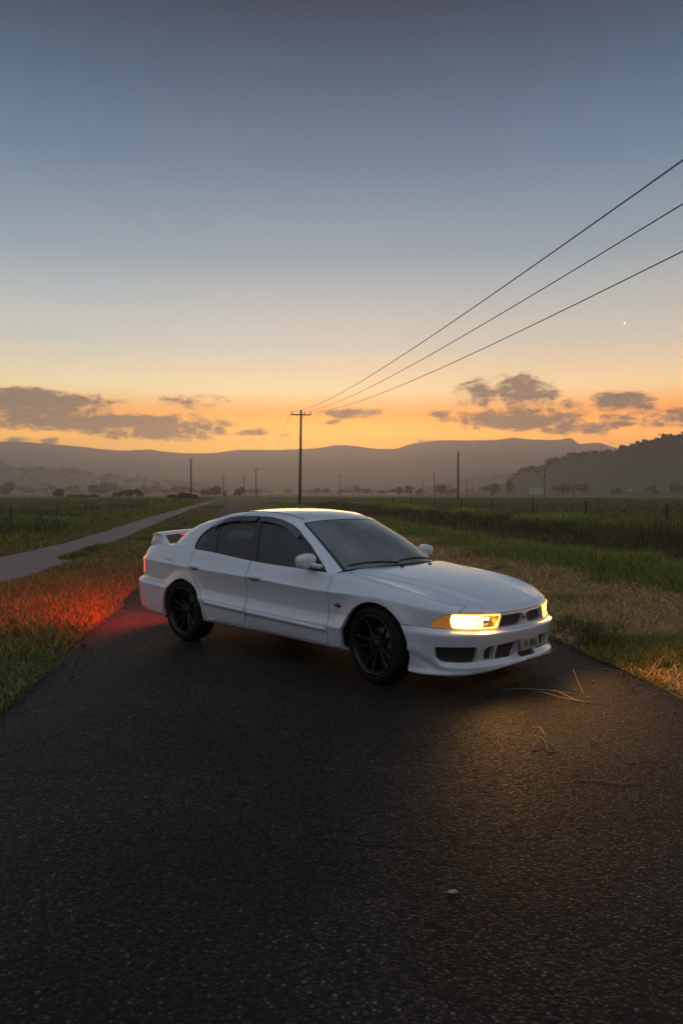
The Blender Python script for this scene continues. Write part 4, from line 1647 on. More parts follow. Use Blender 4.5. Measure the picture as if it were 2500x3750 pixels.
lamp = [(.318, .589), (.338, .53), (.356, .483), (.42, .485), (.50, .487), (.60, .491), (.677, .498), (.690, .546), (.682, .603), (.60, .599), (.50, .594), (.40, .5905)]
ind = [(1.966, .605), (1.972, .55), (1.968, .497), (1.90, .500), (1.84, .503), (1.806, .511), (1.815, .535), (1.84, .558), (1.87, .577), (1.91, .592)]
gril = [(.300, .574), (.318, .53), (.338, .488), (.20, .486), (.075, .486), (.034, .505), (.020, .535), (.032, .560), (.060, .572), (.18, .573)]
gx = lambda f: f.calc_center_median().x > 1.7
for poly, pl, val in ((lamp, 'yz', LAMP), (ind, 'xz', IND), (gril, 'yz', GRIL)):
    cut(bm, poly, pl, gx)
    mark(bm, lay, poly, pl, val, gx, {BODY, NOSE, FBUMP})
fog = [(.779, .359), (.772, .30), (.760, .268), (.738, .250), (.67, .245), (.575, .243), (.552, .256), (.544, .29), (.554, .343), (.574, .357), (.69, .360)]
mo1 = [(.492, .334), (.495, .29), (.482, .256), (.445, .251), (.408, .251), (.406, .356), (.465, .353)]
mo2 = [(.384, .358), (.386, .252), (.25, .252), (.178, .256), (.143, .30), (.135, .368), (.26, .363)]
slot = [(-.01, .232), (.105, .232), (.118, .268), (-.01, .268)]
for poly, val in ((fog, FOG), (mo1, MOUTH), (mo2, MOUTH), (slot, SLOT)):
    cut(bm, poly, 'yz', gx)
    mark(bm, lay, poly, 'yz', val, gx, {FBUMP})
tail = [(.40, .655), (.40, .815), (.70, .825), (.90, .825), (.90, .655)]
tx = lambda f: f.calc_center_median().x < -1.98
cut(bm, tail, 'yz', tx)
cut(bm, [(-2.06, .5), (-2.06, .95)], 'xz', is_rear, closed=False)
mark(bm, lay, tail, 'yz', TAIL, lambda f: f.calc_center_median().x < -2.06, {BODY})
# wing (front) and quarter panel (rear)
for f in bm.faces:
    if f[lay] == BODY and f.calc_center_median().x > 0.79:
        f[lay] = FENDER

cut(bm, [(0.655, 0.59), (0.655, 0.72)], 'yz', gx, closed=False)
for f in bm.faces:                        # the bonnet's leading edge turns down to the lamps and the grille
    if f[lay] == NOSE:
        c = f.calc_center_median()
        if c.y < 0.655:
            s_ = int(np.argmin((BAND[:160, VB, 0] - c.x) ** 2 + (BAND[:160, VB, 1] - c.y) ** 2))
            if c.z > BAND[s_, 11 * SUB + 1, 2]:
                f[lay] = LIP
low_edge = lambda co: co.z < 0.225
cen = lambda co: abs(co.y) < 2e-3
side_pair('front_door', take(bm, lay, {FDOOR}), m_paint, gap=0.0052, flange=0.024)
side_pair('rear_door', take(bm, lay, {RDOOR}), m_paint, gap=0.0052, flange=0.024)
side_pair('front_wing', take(bm, lay, {FENDER}), m_paint, gap=0.002, flange=0.03)
bb = mirrored(take(bm, lay, {BODY}))
bm_obj('body_shell', finish(bb, 0.002, 0.03), m_paint, car)
bb = mirrored(take(bm, lay, {FBUMP}))
front_bumper = bm_obj('front_bumper', finish(bb, 0.0015, 0.045), m_paint, car)
bb = mirrored(take(bm, lay, {RBUMP}))
bm_obj('rear_bumper', finish(bb, 0.0015, 0.03), m_paint, car)
bb = mirrored(take(bm, lay, {NOSE}))
nose = bm_obj('nose_panel', finish(bb, 0.001, 0.04), m_paint, car)


def inset_copy(bm, dist, thick=None):
    """faces pushed back behind the skin"""
    bm.normal_update()
    ns = {v: v.normal.copy() for v in bm.verts}
    for v in bm.verts:
        v.co -= ns[v] * dist
    return bm


m_mesh, t, b = mat('black intake mesh', (0.01, 0.01, 0.01), 0.6)
vor = t.new('ShaderNodeTexVoronoi', feature='DISTANCE_TO_EDGE')
t.put(vor.inputs['Vector'], objco(t))
vor.inputs['Scale'].default_value = 60
t.put(b.inputs['Base Color'], t.mix(t.smooth(vor.outputs['Distance'], 0.02, 0.12), (0.035, 0.035, 0.035), (0.004, 0.004, 0.004)))
for vals, nm in (({FOG}, 'fog_recess'), ({MOUTH}, 'air_intake')):
    side_pair(nm, inset_copy(take(bm, lay, vals), 0.038), m_mesh, fin=False)
bm_obj('lower_intake', inset_copy(mirrored(take(bm, lay, {SLOT})), 0.03), m_mesh, car)
gb = inset_copy(take(bm, lay, {GRIL}), 0.034)
g1 = side_pair('grille', gb, m_mesh, fin=False)

# ---- greenhouse
BASE = [  # (s, x, y, z) along the foot of the glasshouse, windscreen centre to rear screen centre
    (0, 0.985, 0.0, 0.885), (1, 0.965, 0.22, 0.882), (2, 0.905, 0.44, 0.873), (3, 0.787, 0.655, 0.853), (3.5, 0.762, 0.722, 0.826), (4, 0.715, 0.772, 0.815),
    (5, 0.45, 0.775, 0.825), (6, 0.10, 0.775, 0.845), (7, -0.28, 0.775, 0.868), (8, -0.65, 0.773, 0.895), (9, -1.0, 0.770, 0.920), (10, -1.30, 0.762, 0.935),
    (11, -1.56, 0.735, 0.945), (12, -1.72, 0.665, 0.948), (12.6, -1.775, 0.60, 0.950), (13, -1.80, 0.52, 0.955), (14, -1.86, 0.27, 0.962), (15, -1.88, 0.0, 0.965)]
RAIL = [
    (0, 0.185, 0.0, 1.273), (1, 0.180, 0.17, 1.271), (2, 0.163, 0.34, 1.263), (3, 0.127, 0.505, 1.247), (3.5, 0.095, 0.532, 1.252), (4, 0.045, 0.550, 1.268),
    (5, -0.06, 0.558, 1.297), (6, -0.20, 0.561, 1.314), (7, -0.38, 0.563, 1.324), (8, -0.56, 0.562, 1.325), (9, -0.76, 0.559, 1.315), (10, -0.95, 0.552, 1.292),
    (11, -1.10, 0.540, 1.258), (12, -1.185, 0.520, 1.240), (12.6, -1.225, 0.50, 1.238), (13, -1.25, 0.465, 1.243), (14, -1.285, 0.25, 1.262), (15, -1.295, 0.0, 1.267)]
ss = [p[0] for p in BASE]
SQ = np.unique(np.concatenate([np.linspace(0, 2.9, 26), [2.86, 2.93, 2.96, 3.0, 3.03], np.linspace(3.1, 4, 10), np.linspace(4, 10, 90), np.linspace(10, 12.6, 34), np.linspace(12.6, 15, 24), [12.95, 13.0]]))
B3 = np.c_[[pchip(ss, [p[k] for p in BASE], SQ) for k in (1, 2, 3)]].T
R3 = np.c_[[pchip(ss, [p[k] for p in RAIL], SQ) for k in (1, 2, 3)]].T
TQ = np.linspace(0, 1, 31)
bul = pchip([0, 2.6, 3.2, 4.2, 9.5, 11, 12.2, 13, 15], [0.030, 0.026, 0.012, 0.016, 0.016, 0.030, 0.045, 0.050, 0.050], SQ)
GH = np.zeros((len(SQ), len(TQ), 3))
for i in range(len(SQ)):
    a = Vector(B3[i])
    c = Vector(R3[i])
    j0, j1 = max(i - 1, 0), min(i + 1, len(SQ) - 1)
    tg = Vector(B3[j1] + R3[j1] - B3[j0] - R3[j0]).normalized()
    n = tg.cross(c - a).normalized()
    if n.z < 0:
        n = -n
    if i in (0, len(SQ) - 1):
        n.y = 0
        n.normalize()
    for j, tt in enumerate(TQ):
        p = a.lerp(c, tt) + n * (bul[i] * 4 * tt * (1 - tt))
        GH[i, j] = p
GH[0, :, 1] = 0
GH[-1, :, 1] = 0
ZR_X = [-1.30, -1.2, -1.05, -0.9, -0.7, -0.5, -0.3, -0.1, 0.05, 0.19]
ZR_Z = [1.268, 1.292, 1.320, 1.340, 1.357, 1.364, 1.361, 1.346, 1.320, 1.281]
SPX = pchip([0, 3, 4, 12, 13, 15], [0.185, 0.10, 0.0, -1.02, -1.15, -1.295], SQ)


def zroof(x, y):
    return float(pchip(ZR_X, ZR_Z, np.array([x]))[0]) - 0.030 * (abs(y) / 0.56) ** 2


NRF = 14
ROOF = np.zeros((len(SQ), NRF + 1, 3))
for i in range(len(SQ)):
    e = R3[i]
    off = e[2] - zroof(e[0], e[1])
    for j in range(NRF + 1):
        w = j / NRF
        x = e[0] + (SPX[i] - e[0]) * w
        y = e[1] * (1 - w)
        ROOF[i, j] = (x, y, zroof(x, y) + off * (1 - w) ** 3)
ALL = np.concatenate([GH, ROOF[:, 1:]], axis=1)
# soften the turn at the rail
k0 = len(TQ) - 1
sm = ALL.copy()
for it in range(5):
    q = sm.copy()
    for j in range(k0 - 3, k0 + 3):
        q[:, j] = 0.25 * sm[:, j - 1] + 0.5 * sm[:, j] + 0.25 * sm[:, j + 1]
    sm = q
ALL = sm
ALL[0, :, 1] = 0
ALL[-1, :, 1] = 0
i_w = int(np.argmin(abs(SQ - 2.86)))     # glass edge of the windscreen
i_w2 = int(np.argmin(abs(SQ - 3.03)))
i_b = int(np.argmin(abs(SQ - 12.95)))
sgreen = Surf(GH[int(np.argmin(abs(SQ - 3.6))):int(np.argmin(abs(SQ - 12)))])

bg_, V = grid_bm(ALL)
lg = bg_.faces.layers.int.new('part')
SHELL, WTRIM, SCREEN, STRIM, BACK, DLO, G1, G2, G3 = range(9)
for i in range(len(SQ) - 1):
    for j in range(ALL.shape[1] - 1):
        f = None
        for f_ in V[i][j].link_faces:
            if V[i + 1][j + 1] in f_.verts:
                f = f_
        if f is None:
            continue
        if i < i_w and j < k0 - 1:
            f[lg] = SCREEN
        elif (i < i_w2 and j < k0) or (i < i_w and j < k0):
            f[lg] = STRIM
        elif i >= i_b and j < k0:
            f[lg] = BACK
dlo = [(.716, .822), (.711, .828), (.651, .879), (.55, .952), (.394, 1.058), (.262, 1.136), (.15, 1.196), (.035, 1.24), (-.103, 1.272), (-.266, 1.290), (-.43, 1.293), (-.6, 1.290), (-.805, 1.275), (-.943, 1.243),
       (-1.044, 1.201), (-1.111, 1.158), (-1.179, 1.103), (-1.214, 1.045), (-1.227, .997), (-1.213, .945), (-.876, .92), (-.429, .886), (-.233, .871), (.11, .850), (.297, .841), (.538, .825)]
g_f = [(-.222, .886), (.11, .864), (.297, .854), (.44, .845), (.50, .955), (.36, 1.062), (.235, 1.132), (.13, 1.185), (.02, 1.226), (-.11, 1.257), (-.266, 1.275), (-.335, 1.277)]
g_r = [(-.308, .892), (-.429, 1.277), (-.6, 1.274), (-.79, 1.260), (-.91, 1.232), (-.932, 1.222), (-.852, .933)]
g_q = [(-.882, .935), (-.965, 1.212), (-1.03, 1.187), (-1.10, 1.142), (-1.163, 1.09), (-1.197, 1.04), (-1.207, .997), (-1.198, .962)]
sd = lambda f: f.calc_center_median().y > 0.5
for poly, val in ((dlo, DLO), (g_f, G1), (g_r, G2), (g_q, G3)):
    cut(bg_, poly, 'xz', sd)
    mark(bg_, lg, poly, 'xz', val, sd, {SHELL} if val == DLO else {DLO})
bm_obj('roof', finish(mirrored(take(bg_, lg, {SHELL})), 0.001, 0.012, lambda co: co.z < 0.97), m_paint, car)
scr = bm_obj('windscreen', mirrored(take(bg_, lg, {SCREEN})), m_screen, car)
bm_obj('windscreen_seal', finish(mirrored(take(bg_, lg, {STRIM})), 0.0, 0.01), m_black, car)
bm_obj('rear_screen', mirrored(take(bg_, lg, {BACK})), m_glass, car)
side_pair('window_frame', take(bg_, lg, {DLO}), m_black, gap=0.0, flange=0.012)
for val, nm in ((G1, 'front_window'), (G2, 'rear_window'), (G3, 'quarter_window')):
    side_pair(nm, inset_copy(take(bg_, lg, {val}), 0.006), m_glass, fin=False)
bg_.free()

hl_ = ALL[:, k0 + 1:].copy()
hl_[:, :, 1] *= 0.975
hl_[:, :, 2] -= 0.030
hb_, _ = grid_bm(hl_)
m_liner, _, _ = mat('grey headliner', (0.07, 0.068, 0.065), 0.9)
bm_obj('headliner', mirrored(hb_), m_liner, car)

# ---- bonnet and boot lid: fans from the shoulder line to a spine on the centre line
ZH_X = [0.95, 1.1, 1.3, 1.5, 1.7, 1.85, 1.98, 2.08, 2.16]
ZH_Z = [0.884, 0.868, 0.840, 0.806, 0.763, 0.724, 0.686, 0.652, 0.625]


def crease_y(x):
    return 0.60 - 0.27 * max(0.0, min(1.0, (x - 0.95) / 1.15)) ** 1.1


def zhood(x, y):
    z = float(pchip(ZH_X, ZH_Z, np.array([x]))[0]) - 0.022 * (abs(y) / 0.7) ** 2
    w = (abs(y) - crease_y(x) + 0.025) / 0.055
    w = max(0.0, min(1.0, w))
    w = w * w * (3 - 2 * w)
    fade = max(0.0, min(1.0, (2.14 - x) / 0.35)) * max(0.25, min(1.0, (x - 0.8) / 0.35))
    return z - 0.026 * w * fade


TOP = BAND[:, -1]
iA = int(np.argmin(abs(TOP[:150, 0] - 0.80)))
iH0 = 0
NB = 34
cols = range(0, iA + 1)
SPN = np.interp(np.linspace(0, 1, len(cols)), [0, 1], [TOP[0, 0] - 0.02, 1.03])
sarc = s_new[:iA + 1] / s_new[iA]
HOOD = np.zeros((len(cols), NB + 1, 3))
for i in cols:
    T = TOP[i]
    fr = sarc[i]
    Sx = (TOP[0, 0] - 0.004) * (1 - fr ** 1.5) + 1.035 * fr ** 1.5
    off = T[2] - zhood(T[0], T[1])
    for j in range(NB + 1):
        w = j / NB                     # 0 at the shoulder, 1 on the centre line
        y = T[1] * (1 - w)
        x = Sx + (T[0] - Sx) * (1 - w) ** (1 + 0.7 * fr)
        HOOD[i, j] = (x, y, zhood(x, y) + off * (1 - w) ** 7)
HOOD[0, :, 1] = 0
bh, _ = grid_bm(HOOD)
bmesh.ops.remove_doubles(bh, verts=bh.verts[:], dist=5e-4)
for f in bh.faces:
    pass
lh = bh.faces.layers.int.new('part')
shut = [(0.815, 0.690), (1.10, 0.722), (1.35, 0.735), (1.588, 0.727), (1.79, 0.705), (1.93, 0.675), (2.02, 0.600), (2.4, 0.50), (2.4, -0.1), (0.5, -0.1), (0.5, 0.690)]
cut(bh, shut[:7], 'xy', closed=False)
mark(bh, lh, shut, 'xy', 1)
bh.normal_update()
if sum(f.normal.z for f in bh.faces) < 0:
    bmesh.ops.reverse_faces(bh, faces=bh.faces[:])
bonnet_half = take(bh, lh, {1})
lipm = bpy.data.meshes.new('lip')
lb0 = take(bm, lay, {LIP})
lb0.to_mesh(lipm)
lb0.free()
bonnet_half.from_mesh(lipm)
bpy.data.meshes.remove(lipm)
bmesh.ops.remove_doubles(bonnet_half, verts=bonnet_half.verts[:], dist=1.2e-3)
bonnet = bm_obj('bonnet', finish(mirrored(bonnet_half), 0.0045, 0.018, lambda co: False), m_paint, car)
side_pair('wing_top', take(bh, lh, {0}), m_paint, gap=0.0, flange=0.012)
bh.free()

iC = NU - 1
iR = 150 + int(np.argmin(abs(TOP[150:, 0] + 1.66)))
cols = range(iR, NU)
DECK = np.zeros((len(cols), 17, 3))
for n_, i in enumerate(cols):
    T = TOP[i]
    fr = n_ / (len(cols) - 1)
    Sx = -1.80 + (TOP[-1, 0] + 0.004 + 1.80) * fr ** 0.8
    for j in range(17):
        w = j / 16
        y = T[1] * (1 - w)
        x = Sx + (T[0] - Sx) * (1 - w) ** 1.4
        zc = np.interp(x, [-2.3, -2.1, -1.9, -1.7, -1.5], [0.940, 0.958, 0.970, 0.976, 0.980]) - 0.012 * (y / 0.7) ** 2
        zt_ = np.interp(T[0], [-2.3, -2.1, -1.9, -1.7, -1.5], [0.940, 0.958, 0.970, 0.976, 0.980]) - 0.012 * (T[1] / 0.7) ** 2
        DECK[n_, j] = (x, y, zc + (T[2] - zt_) * (1 - w) ** 4)
bd, _ = grid_bm(DECK)
bmesh.ops.remove_doubles(bd, verts=bd.verts[:], dist=5e-4)
bd.normal_update()
if sum(f.normal.z for f in bd.faces) < 0:
    bmesh.ops.reverse_faces(bd, faces=bd.faces[:])
bm_obj('boot_lid', mirrored(bd), m_paint, car)

# ---- cowl at the foot of the windscreen, wipers, washer jets
bmw = bmesh.new()
rows = []
for y in np.linspace(-0.70, 0.70, 29):
    xw = 0.985 - 0.2 * (abs(y) / 0.655) ** 2.2
    zw = 0.885 - 0.030 * (abs(y) / 0.655) ** 2
    rows.append([bmw.verts.new((xw - 0.03, y, zw - 0.004)), bmw.verts.new((xw + 0.035, y, zw - 0.012)), bmw.verts.new((xw + 0.10, y, zw - 0.035))])
for a, c in zip(rows[:-1], rows[1:]):
    for k in range(2):
        bmw.faces.new((a[k], a[k + 1], c[k + 1], c[k]))
bm_obj('cowl', bmw, m_black, car)
for (y0, y1) in ((0.52, -0.08), (-0.12, -0.60)):
    bw = bmesh.new()
    pts = []
    for q in np.linspace(0, 1, 9):
        y = y0 + (y1 - y0) * q
        xw = 0.985 - 0.2 * (abs(y) / 0.655) ** 2.2 - 0.028 - 0.035 * math.sin(q * math.pi * 0.8)
        zz = 0.885 - 0.030 * (abs(y) / 0.655) ** 2 + 0.018 + 0.022 * math.sin(q * math.pi * 0.8)
        pts.append((xw + 0.012, y, zz))
    add_tube(bw, pts, [0.008] * 8 + [0.005], 6)
    bm_obj('wiper', bw, m_black, car)
for y in (-0.20, 0.20):
    bw = bmesh.new()
    add_box(bw, 1.07, y, zhood(1.07, y) + 0.006, 0.028, 0.018, 0.014, bev=0.004)
    bm_obj('washer_jet', bw, m_black, car)

# ---- doors: handles, rub strips, mirror, visors, repeater, fuel flap
def strip(name, pts_xz, hgt, proud, material, surf, parent=None, both=True):
    bs = bmesh.new()
    sec = []
    for (x, z) in pts_xz:
        y = surf.y(x, z)
        sec.append([bs.verts.new((x, surf.y(x, z - hgt / 2) - 0.004, z - hgt / 2)), bs.verts.new((x, y + proud, z - hgt * 0.34)), bs.verts.new((x, y + proud, z + hgt * 0.30)), bs.verts.new((x, surf.y(x, z + hgt / 2) - 0.004, z + hgt / 2))])
    for a, c in zip(sec[:-1], sec[1:]):
        for k in range(3):
            bs.faces.new((a[k], c[k], c[k + 1], a[k + 1]))
    bs.faces.new(sec[0])
    bs.faces.new(sec[-1][::-1])
    sharpen(bs, 40)
    return side_pair(name, bs, material, fin=False)


def strip_z(x):
    return float(np.interp(x, [-0.916, -0.276, 0.78], [0.438, 0.411, 0.371]))


strip('side_moulding', [(x, strip_z(x)) for x in np.linspace(-0.262, 0.775, 30)], 0.042, 0.013, m_paint, sband)
strip('side_moulding', [(x, strip_z(x)) for x in np.linspace(-0.90, -0.296, 20)], 0.042, 0.013, m_paint, sband)
for (x0, x1, z0, z1) in ((-0.245, -0.062, 0.748, 0.742), (-1.185, -1.005, 0.786, 0.776)):
    hb = bmesh.new()
    for k in range(9):
        pass
    xs = np.linspace(x0, x1, 10)
    ring = []
    for q, x in enumerate(xs):
        z = z0 + (z1 - z0) * q / 9
        y = sband.y(x, z)
        pr = 0.030 * math.sin(math.pi * min(1, max(0.0, (q + 0.6) / 10.0))) ** 0.5
        ring.append([hb.verts.new((x, sband.y(x, z - 0.024) + 0.0, z - 0.024)), hb.verts.new((x, y + pr, z - 0.020)), hb.verts.new((x, y + pr * 1.05, z + 0.006)), hb.verts.new((x, sband.y(x, z + 0.024) + pr * 0.45, z + 0.024)), hb.verts.new((x, sband.y(x, z + 0.026) - 0.004, z + 0.026))])
    for a, c in zip(ring[:-1], ring[1:]):
        for k in range(4):
            hb.faces.new((a[k], c[k], c[k + 1], a[k + 1]))
    hb.faces.new(ring[0])
    hb.faces.new(ring[-1][::-1])
    side_pair('door_handle', hb, m_paint, fin=False)
    cb = bmesh.new()
    top_, bot_ = [], []
    for q, x in enumerate(np.linspace(x0 + 0.02, x1 - 0.012, 10)):
        zz = z0 + (z1 - z0) * q / 9 - 0.026
        top_.append(cb.verts.new((x, sband.y(x, zz) + 0.003, zz)))
        bot_.append(cb.verts.new((x, sband.y(x, zz - 0.012) + 0.003, zz - 0.012 * math.sin(math.pi * (q + .5) / 10))))
    for q in range(9):
        cb.faces.new((top_[q], top_[q + 1], bot_[q + 1], bot_[q]))
    side_pair('handle_shadow', cb, m_plastic, fin=False)  # thin dark strip drawn in as the shadow under the handle
# visors over the side windows
for rng_x in ((-0.345, 0.24), (-1.03, -0.395)):
    vb = bmesh.new()
    sec = []
    dl = sorted(dlo[4:17])
    dxs, dzs = [p[0] for p in dl], [p[1] for p in dl]
    for x in np.linspace(rng_x[0], rng_x[1], 22):
        zt_ = float(pchip(dxs, dzs, np.array([x]))[0]) + 0.004
        row = []
        for q, dz_ in enumerate((0.0, -0.016, -0.032, -0.046)):
            zz = zt_ + dz_
            row.append(vb.verts.new((x, sgreen.y(x, zz) + 0.004 + 0.020 * (q / 3.0), zz)))
        sec.append(row)
    for a, c in zip(sec[:-1], sec[1:]):
        for k in range(3):
            vb.faces.new((a[k], c[k], c[k + 1], a[k + 1]))
    m_visor = bpy.data.materials.get('smoked visor') or mat('smoked visor', (0.03, 0.026, 0.028), 0.18, 0, 0.6)[0]
    side_pair('window_visor', vb, m_visor, fin=False)
# dark line of the roof drip moulding
db = bmesh.new()
dl = [ALL[i, k0 + 2] for i in range(int(np.argmin(abs(SQ - 3.4))), int(np.argmin(abs(SQ - 11.2))), 2)]
add_tube(db, [(p[0], p[1], p[2] + 0.001) for p in dl], 0.0042, 5)
side_pair('roof_moulding', db, m_plastic, fin=False)
# door mirrors
mb = bmesh.new()
bmesh.ops.create_uvsphere(mb, u_segments=24, v_segments=16, radius=1.0)
for v in mb.verts:
    p = v.co
    sx = math.copysign(abs(p.x) ** 0.62, p.x)
    sy = math.copysign(abs(p.y) ** 0.60, p.y)
    sz = math.copysign(abs(p.z) ** 0.62, p.z)
    w = 0.100 * sy
    x = 0.062 * sx if sx > 0 else 0.030 * sx
    z = 0.066 * sz * (1.0 if sz < 0 else 1.0 - 0.20 * max(0.0, sy))
    if sz < 0:
        z *= 1.0 - 0.25 * max(0.0, -sy)
    v.co = (x + 0.02 * (sy < 0) * -sy, w, z)
MIR = (0.51, 0.848, 0.930)
rotm = Matrix.Rotation(math.radians(-8), 4, 'Z')
bmesh.ops.transform(mb, matrix=Matrix.Translation(MIR) @ rotm, verts=mb.verts)
mo_a, mo_b = side_pair('door_mirror', mb, m_paint, fin=False)
gb2 = bmesh.new()
bmesh.ops.create_circle(gb2, cap_ends=True, segments=24, radius=1.0)
for v in gb2.verts:
    p = v.co
    v.co = (MIR[0] - 0.034, MIR[1] + 0.086 * math.copysign(abs(p.x) ** 0.7, p.x), MIR[2] + 0.052 * math.copysign(abs(p.y) ** 0.7, p.y))
m_mirror, _, _ = mat('mirror glass', (0.8, 0.8, 0.8), 0.03, 1.0)
for o in (mo_a, mo_b):
    bgx = bpy.data.objects.new('mirror_glass', bpy.data.meshes.get('mirror_glass') or bpy.data.meshes.new('mirror_glass'))
    if len(bgx.data.vertices) == 0:
        gb2.to_mesh(bgx.data)
        bgx.data.materials.append(m_mirror)
    C.objects.link(bgx)
    bgx.parent = o
gb2.free()
sb = bmesh.new()
add_tube(sb, [(0.61, 0.735, 0.875), (0.585, 0.78, 0.888), (0.55, 0.82, 0.90)], [0.026, 0.022, 0.026], 10)
side_pair('mirror_arm', sb, m_paint, fin=False)
# side repeater
rb = bmesh.new()
ctr = rb.verts.new((0.905, sband.y(0.905, 0.585) + 0.014, 0.585))
r1, r2 = [], []
for k in range(20):
    a = 2 * math.pi * k / 20
    for rr, lst, pr in ((1.0, r2, -0.002), (0.7, r1, 0.011)):
        x, z = 0.905 + 0.040 * rr * math.cos(a), 0.585 + 0.021 * rr * math.sin(a)
        lst.append(rb.verts.new((x, sband.y(x, z) + pr, z)))
for k in range(20):
    rb.faces.new((ctr, r1[k], r1[(k + 1) % 20]))
    rb.faces.new((r1[k], r2[k], r2[(k + 1) % 20], r1[(k + 1) % 20]))
m_amber, _, _ = mat('dull amber lens', (0.16, 0.012, 0.006), 0.2, 0, 0.5)
side_pair('side_repeater', rb, m_amber, fin=False)
# fuel flap: a shut line drawn as a thin groove bar on this side
fbm = bmesh.new()
loop = [(-1.64, 0.819), (-1.58, 0.816), (-1.52, 0.812), (-1.508, 0.803)]
add_tube(fbm, [(x, -(sband.y(x, z) + 0.0002), z) for x, z in loop], 0.0022, 5, cap=False)
bm_obj('fuel_flap', fbm, m_gap, car)

# ---- lamps
def facing(bm):
    bm.normal_update()
    return bm


m_refl, t, b = mat('headlamp reflector', (0.75, 0.62, 0.40), 0.22, 1.0)
m_glow = bpy.data.materials.new('lit headlamp bowl')
m_glow.use_nodes = True
t = NT(m_glow.node_tree)
b = m_glow.node_tree.nodes['Principled BSDF']
b.inputs['Base Color'].default_value = (0.9, 0.7, 0.4, 1)
b.inputs['Emission Color'].default_value = (1.0, 0.56, 0.15, 1)
oc_ = t.new('ShaderNodeSeparateXYZ')
t.put(oc_.inputs[0], objco(t))
ry = t.m('DIVIDE', t.m('SUBTRACT', oc_.outputs[1], 0.600), 0.070)
rz_ = t.m('DIVIDE', t.m('SUBTRACT', oc_.outputs[2], 0.546), 0.040)
rr_ = t.m('ADD', t.m('MULTIPLY', ry, ry), t.m('MULTIPLY', rz_, rz_))
t.put(b.inputs['Emission Strength'], t.m('ADD', 1.1, t.m('MULTIPLY', 52.0, t.m('POWER', 2.718, t.m('MULTIPLY', rr_, -1.15)))))
m_edge, t, b = mat('glowing lamp rim', (0.9, 0.65, 0.2), 0.3, 0, 0, (1.0, 0.48, 0.05), 4.0)  # emission added to the rim to light the bumper ledge and bonnet edge
m_tail, _, _ = mat('lit tail lamp', (0.5, 0.02, 0.02), 0.25, 0, 0.6, (1.0, 0.12, 0.07), 1.5)
m_ind, t, b = mat('amber indicator lens', (0.55, 0.22, 0.05), 0.22, 0, 0.6, (1.0, 0.33, 0.03), 0.18)  # indicator is off: faint emission stands for headlamp light leaking in
lb = take(bm, lay, {LAMP})
lens = lb.copy()
bm_l = finish(lens, 0.004, 0.02)
la, lb_ = None, None
o1 = bm_obj('headlight', bm_l, m_lens, car)
o2 = o1.copy()
C.objects.link(o2)
o2.parent = car
o2.scale.y = -1
HEADS = (o1, o2)
# bowl behind the lens: outer part lit, inner part bright metal, and a glowing rim
fP = BAND[:90, 7 * SUB:11 * SUB].reshape(-1, 3)


def xfront(y, z):
    d = (fP[:, 1] - y) ** 2 + (fP[:, 2] - z) ** 2
    k = np.argsort(d)[:26]
    wt = np.sqrt(np.exp(-d[k] / (0.018 ** 2)) + 1e-4)
    A = np.c_[fP[k, 1] - y, fP[k, 2] - z, np.ones(len(k))]
    c, *_ = np.linalg.lstsq(A * wt[:, None], fP[k, 0] * wt, rcond=None)
    return float(c[2])


LO = ([.318, .356, .42, .50, .60, .677, .690], [.486, .487, .489, .491, .495, .502, .512])
HI = ([.318, .40, .50, .60, .682, .690], [.585, .5865, .590, .595, .599, .590])


def lamp_piece(name, y0, y1, depth, material, ny=20, nz=9, slant=0.0):
    b2 = bmesh.new()
    G_ = []
    for i in range(ny + 1):
        row = []
        for j in range(nz + 1):
            w = j / nz
            y = y0 + (y1 - y0) * i / ny + slant * (0.5 - w)
            z = np.interp(y, *LO) * (1 - w) + np.interp(y, *HI) * w
            e_ = (1 - (2 * w - 1) ** 4) * (1 - (2 * i / ny - 1) ** 6)
            row.append(b2.verts.new((xfront(y, z) - 0.006 - depth * e_, y, z)))
        G_.append(row)
    for i in range(ny):
        for j in range(nz):
            b2.faces.new((G_[i][j], G_[i + 1][j], G_[i + 1][j + 1], G_[i][j + 1]))
    me = bpy.data.meshes.new(name)
    for f in b2.faces:
        f.smooth = True
    b2.to_mesh(me)
    b2.free()
    me.materials.append(material)
    for o in HEADS:
        r = bpy.data.objects.new(name, me)
        C.objects.link(r)
        r.parent = o


lamp_piece('lit_bowl', 0.475, 0.684, 0.040, m_glow)
lamp_piece('reflector', 0.345, 0.473, 0.045, m_refl, slant=-0.025)
pts = [(.330, .583), (.345, .535), (.362, .490), (.42, .4895), (.50, .491), (.60, .495), (.672, .501), (.684, .546), (.677, .599), (.60, .595), (.50, .590), (.40, .587), (.330, .583)]
dens_ = []
for (a_, c_) in zip(pts[:-1], pts[1:]):
    for q in np.linspace(0, 1, 5)[:-1]:
        y, z = a_[0] + (c_[0] - a_[0]) * q, a_[1] + (c_[1] - a_[1]) * q
        dens_.append((xfront(y, z) + 0.003, y, z))
dens_.append(dens_[0])
rmb = bmesh.new()
add_tube(rmb, dens_, 0.0048, 5, cap=False)
me = bpy.data.meshes.new('lamp_rim')
for f in rmb.faces:
    f.smooth = True
rmb.to_mesh(me)
rmb.free()
me.materials.append(m_edge)
for o in HEADS:
    r = bpy.data.objects.new('lamp_rim', me)
    C.objects.link(r)
    r.parent = o
bb = bmesh.new()
for (yy, zz) in ((0.437, 0.556), (0.410, 0.555)):
    bmesh.ops.create_uvsphere(bb, u_segments=12, v_segments=8, radius=0.011, matrix=Matrix.Translation((xfront(yy, zz) - 0.03, yy, zz)))
m_bulb, _, _ = mat('lit bulb', (1, 1, 1), 0.3, 0, 0, (1.0, 0.72, 0.35), 14.0)
me = bpy.data.meshes.new('bulb')
bb.to_mesh(me)
bb.free()
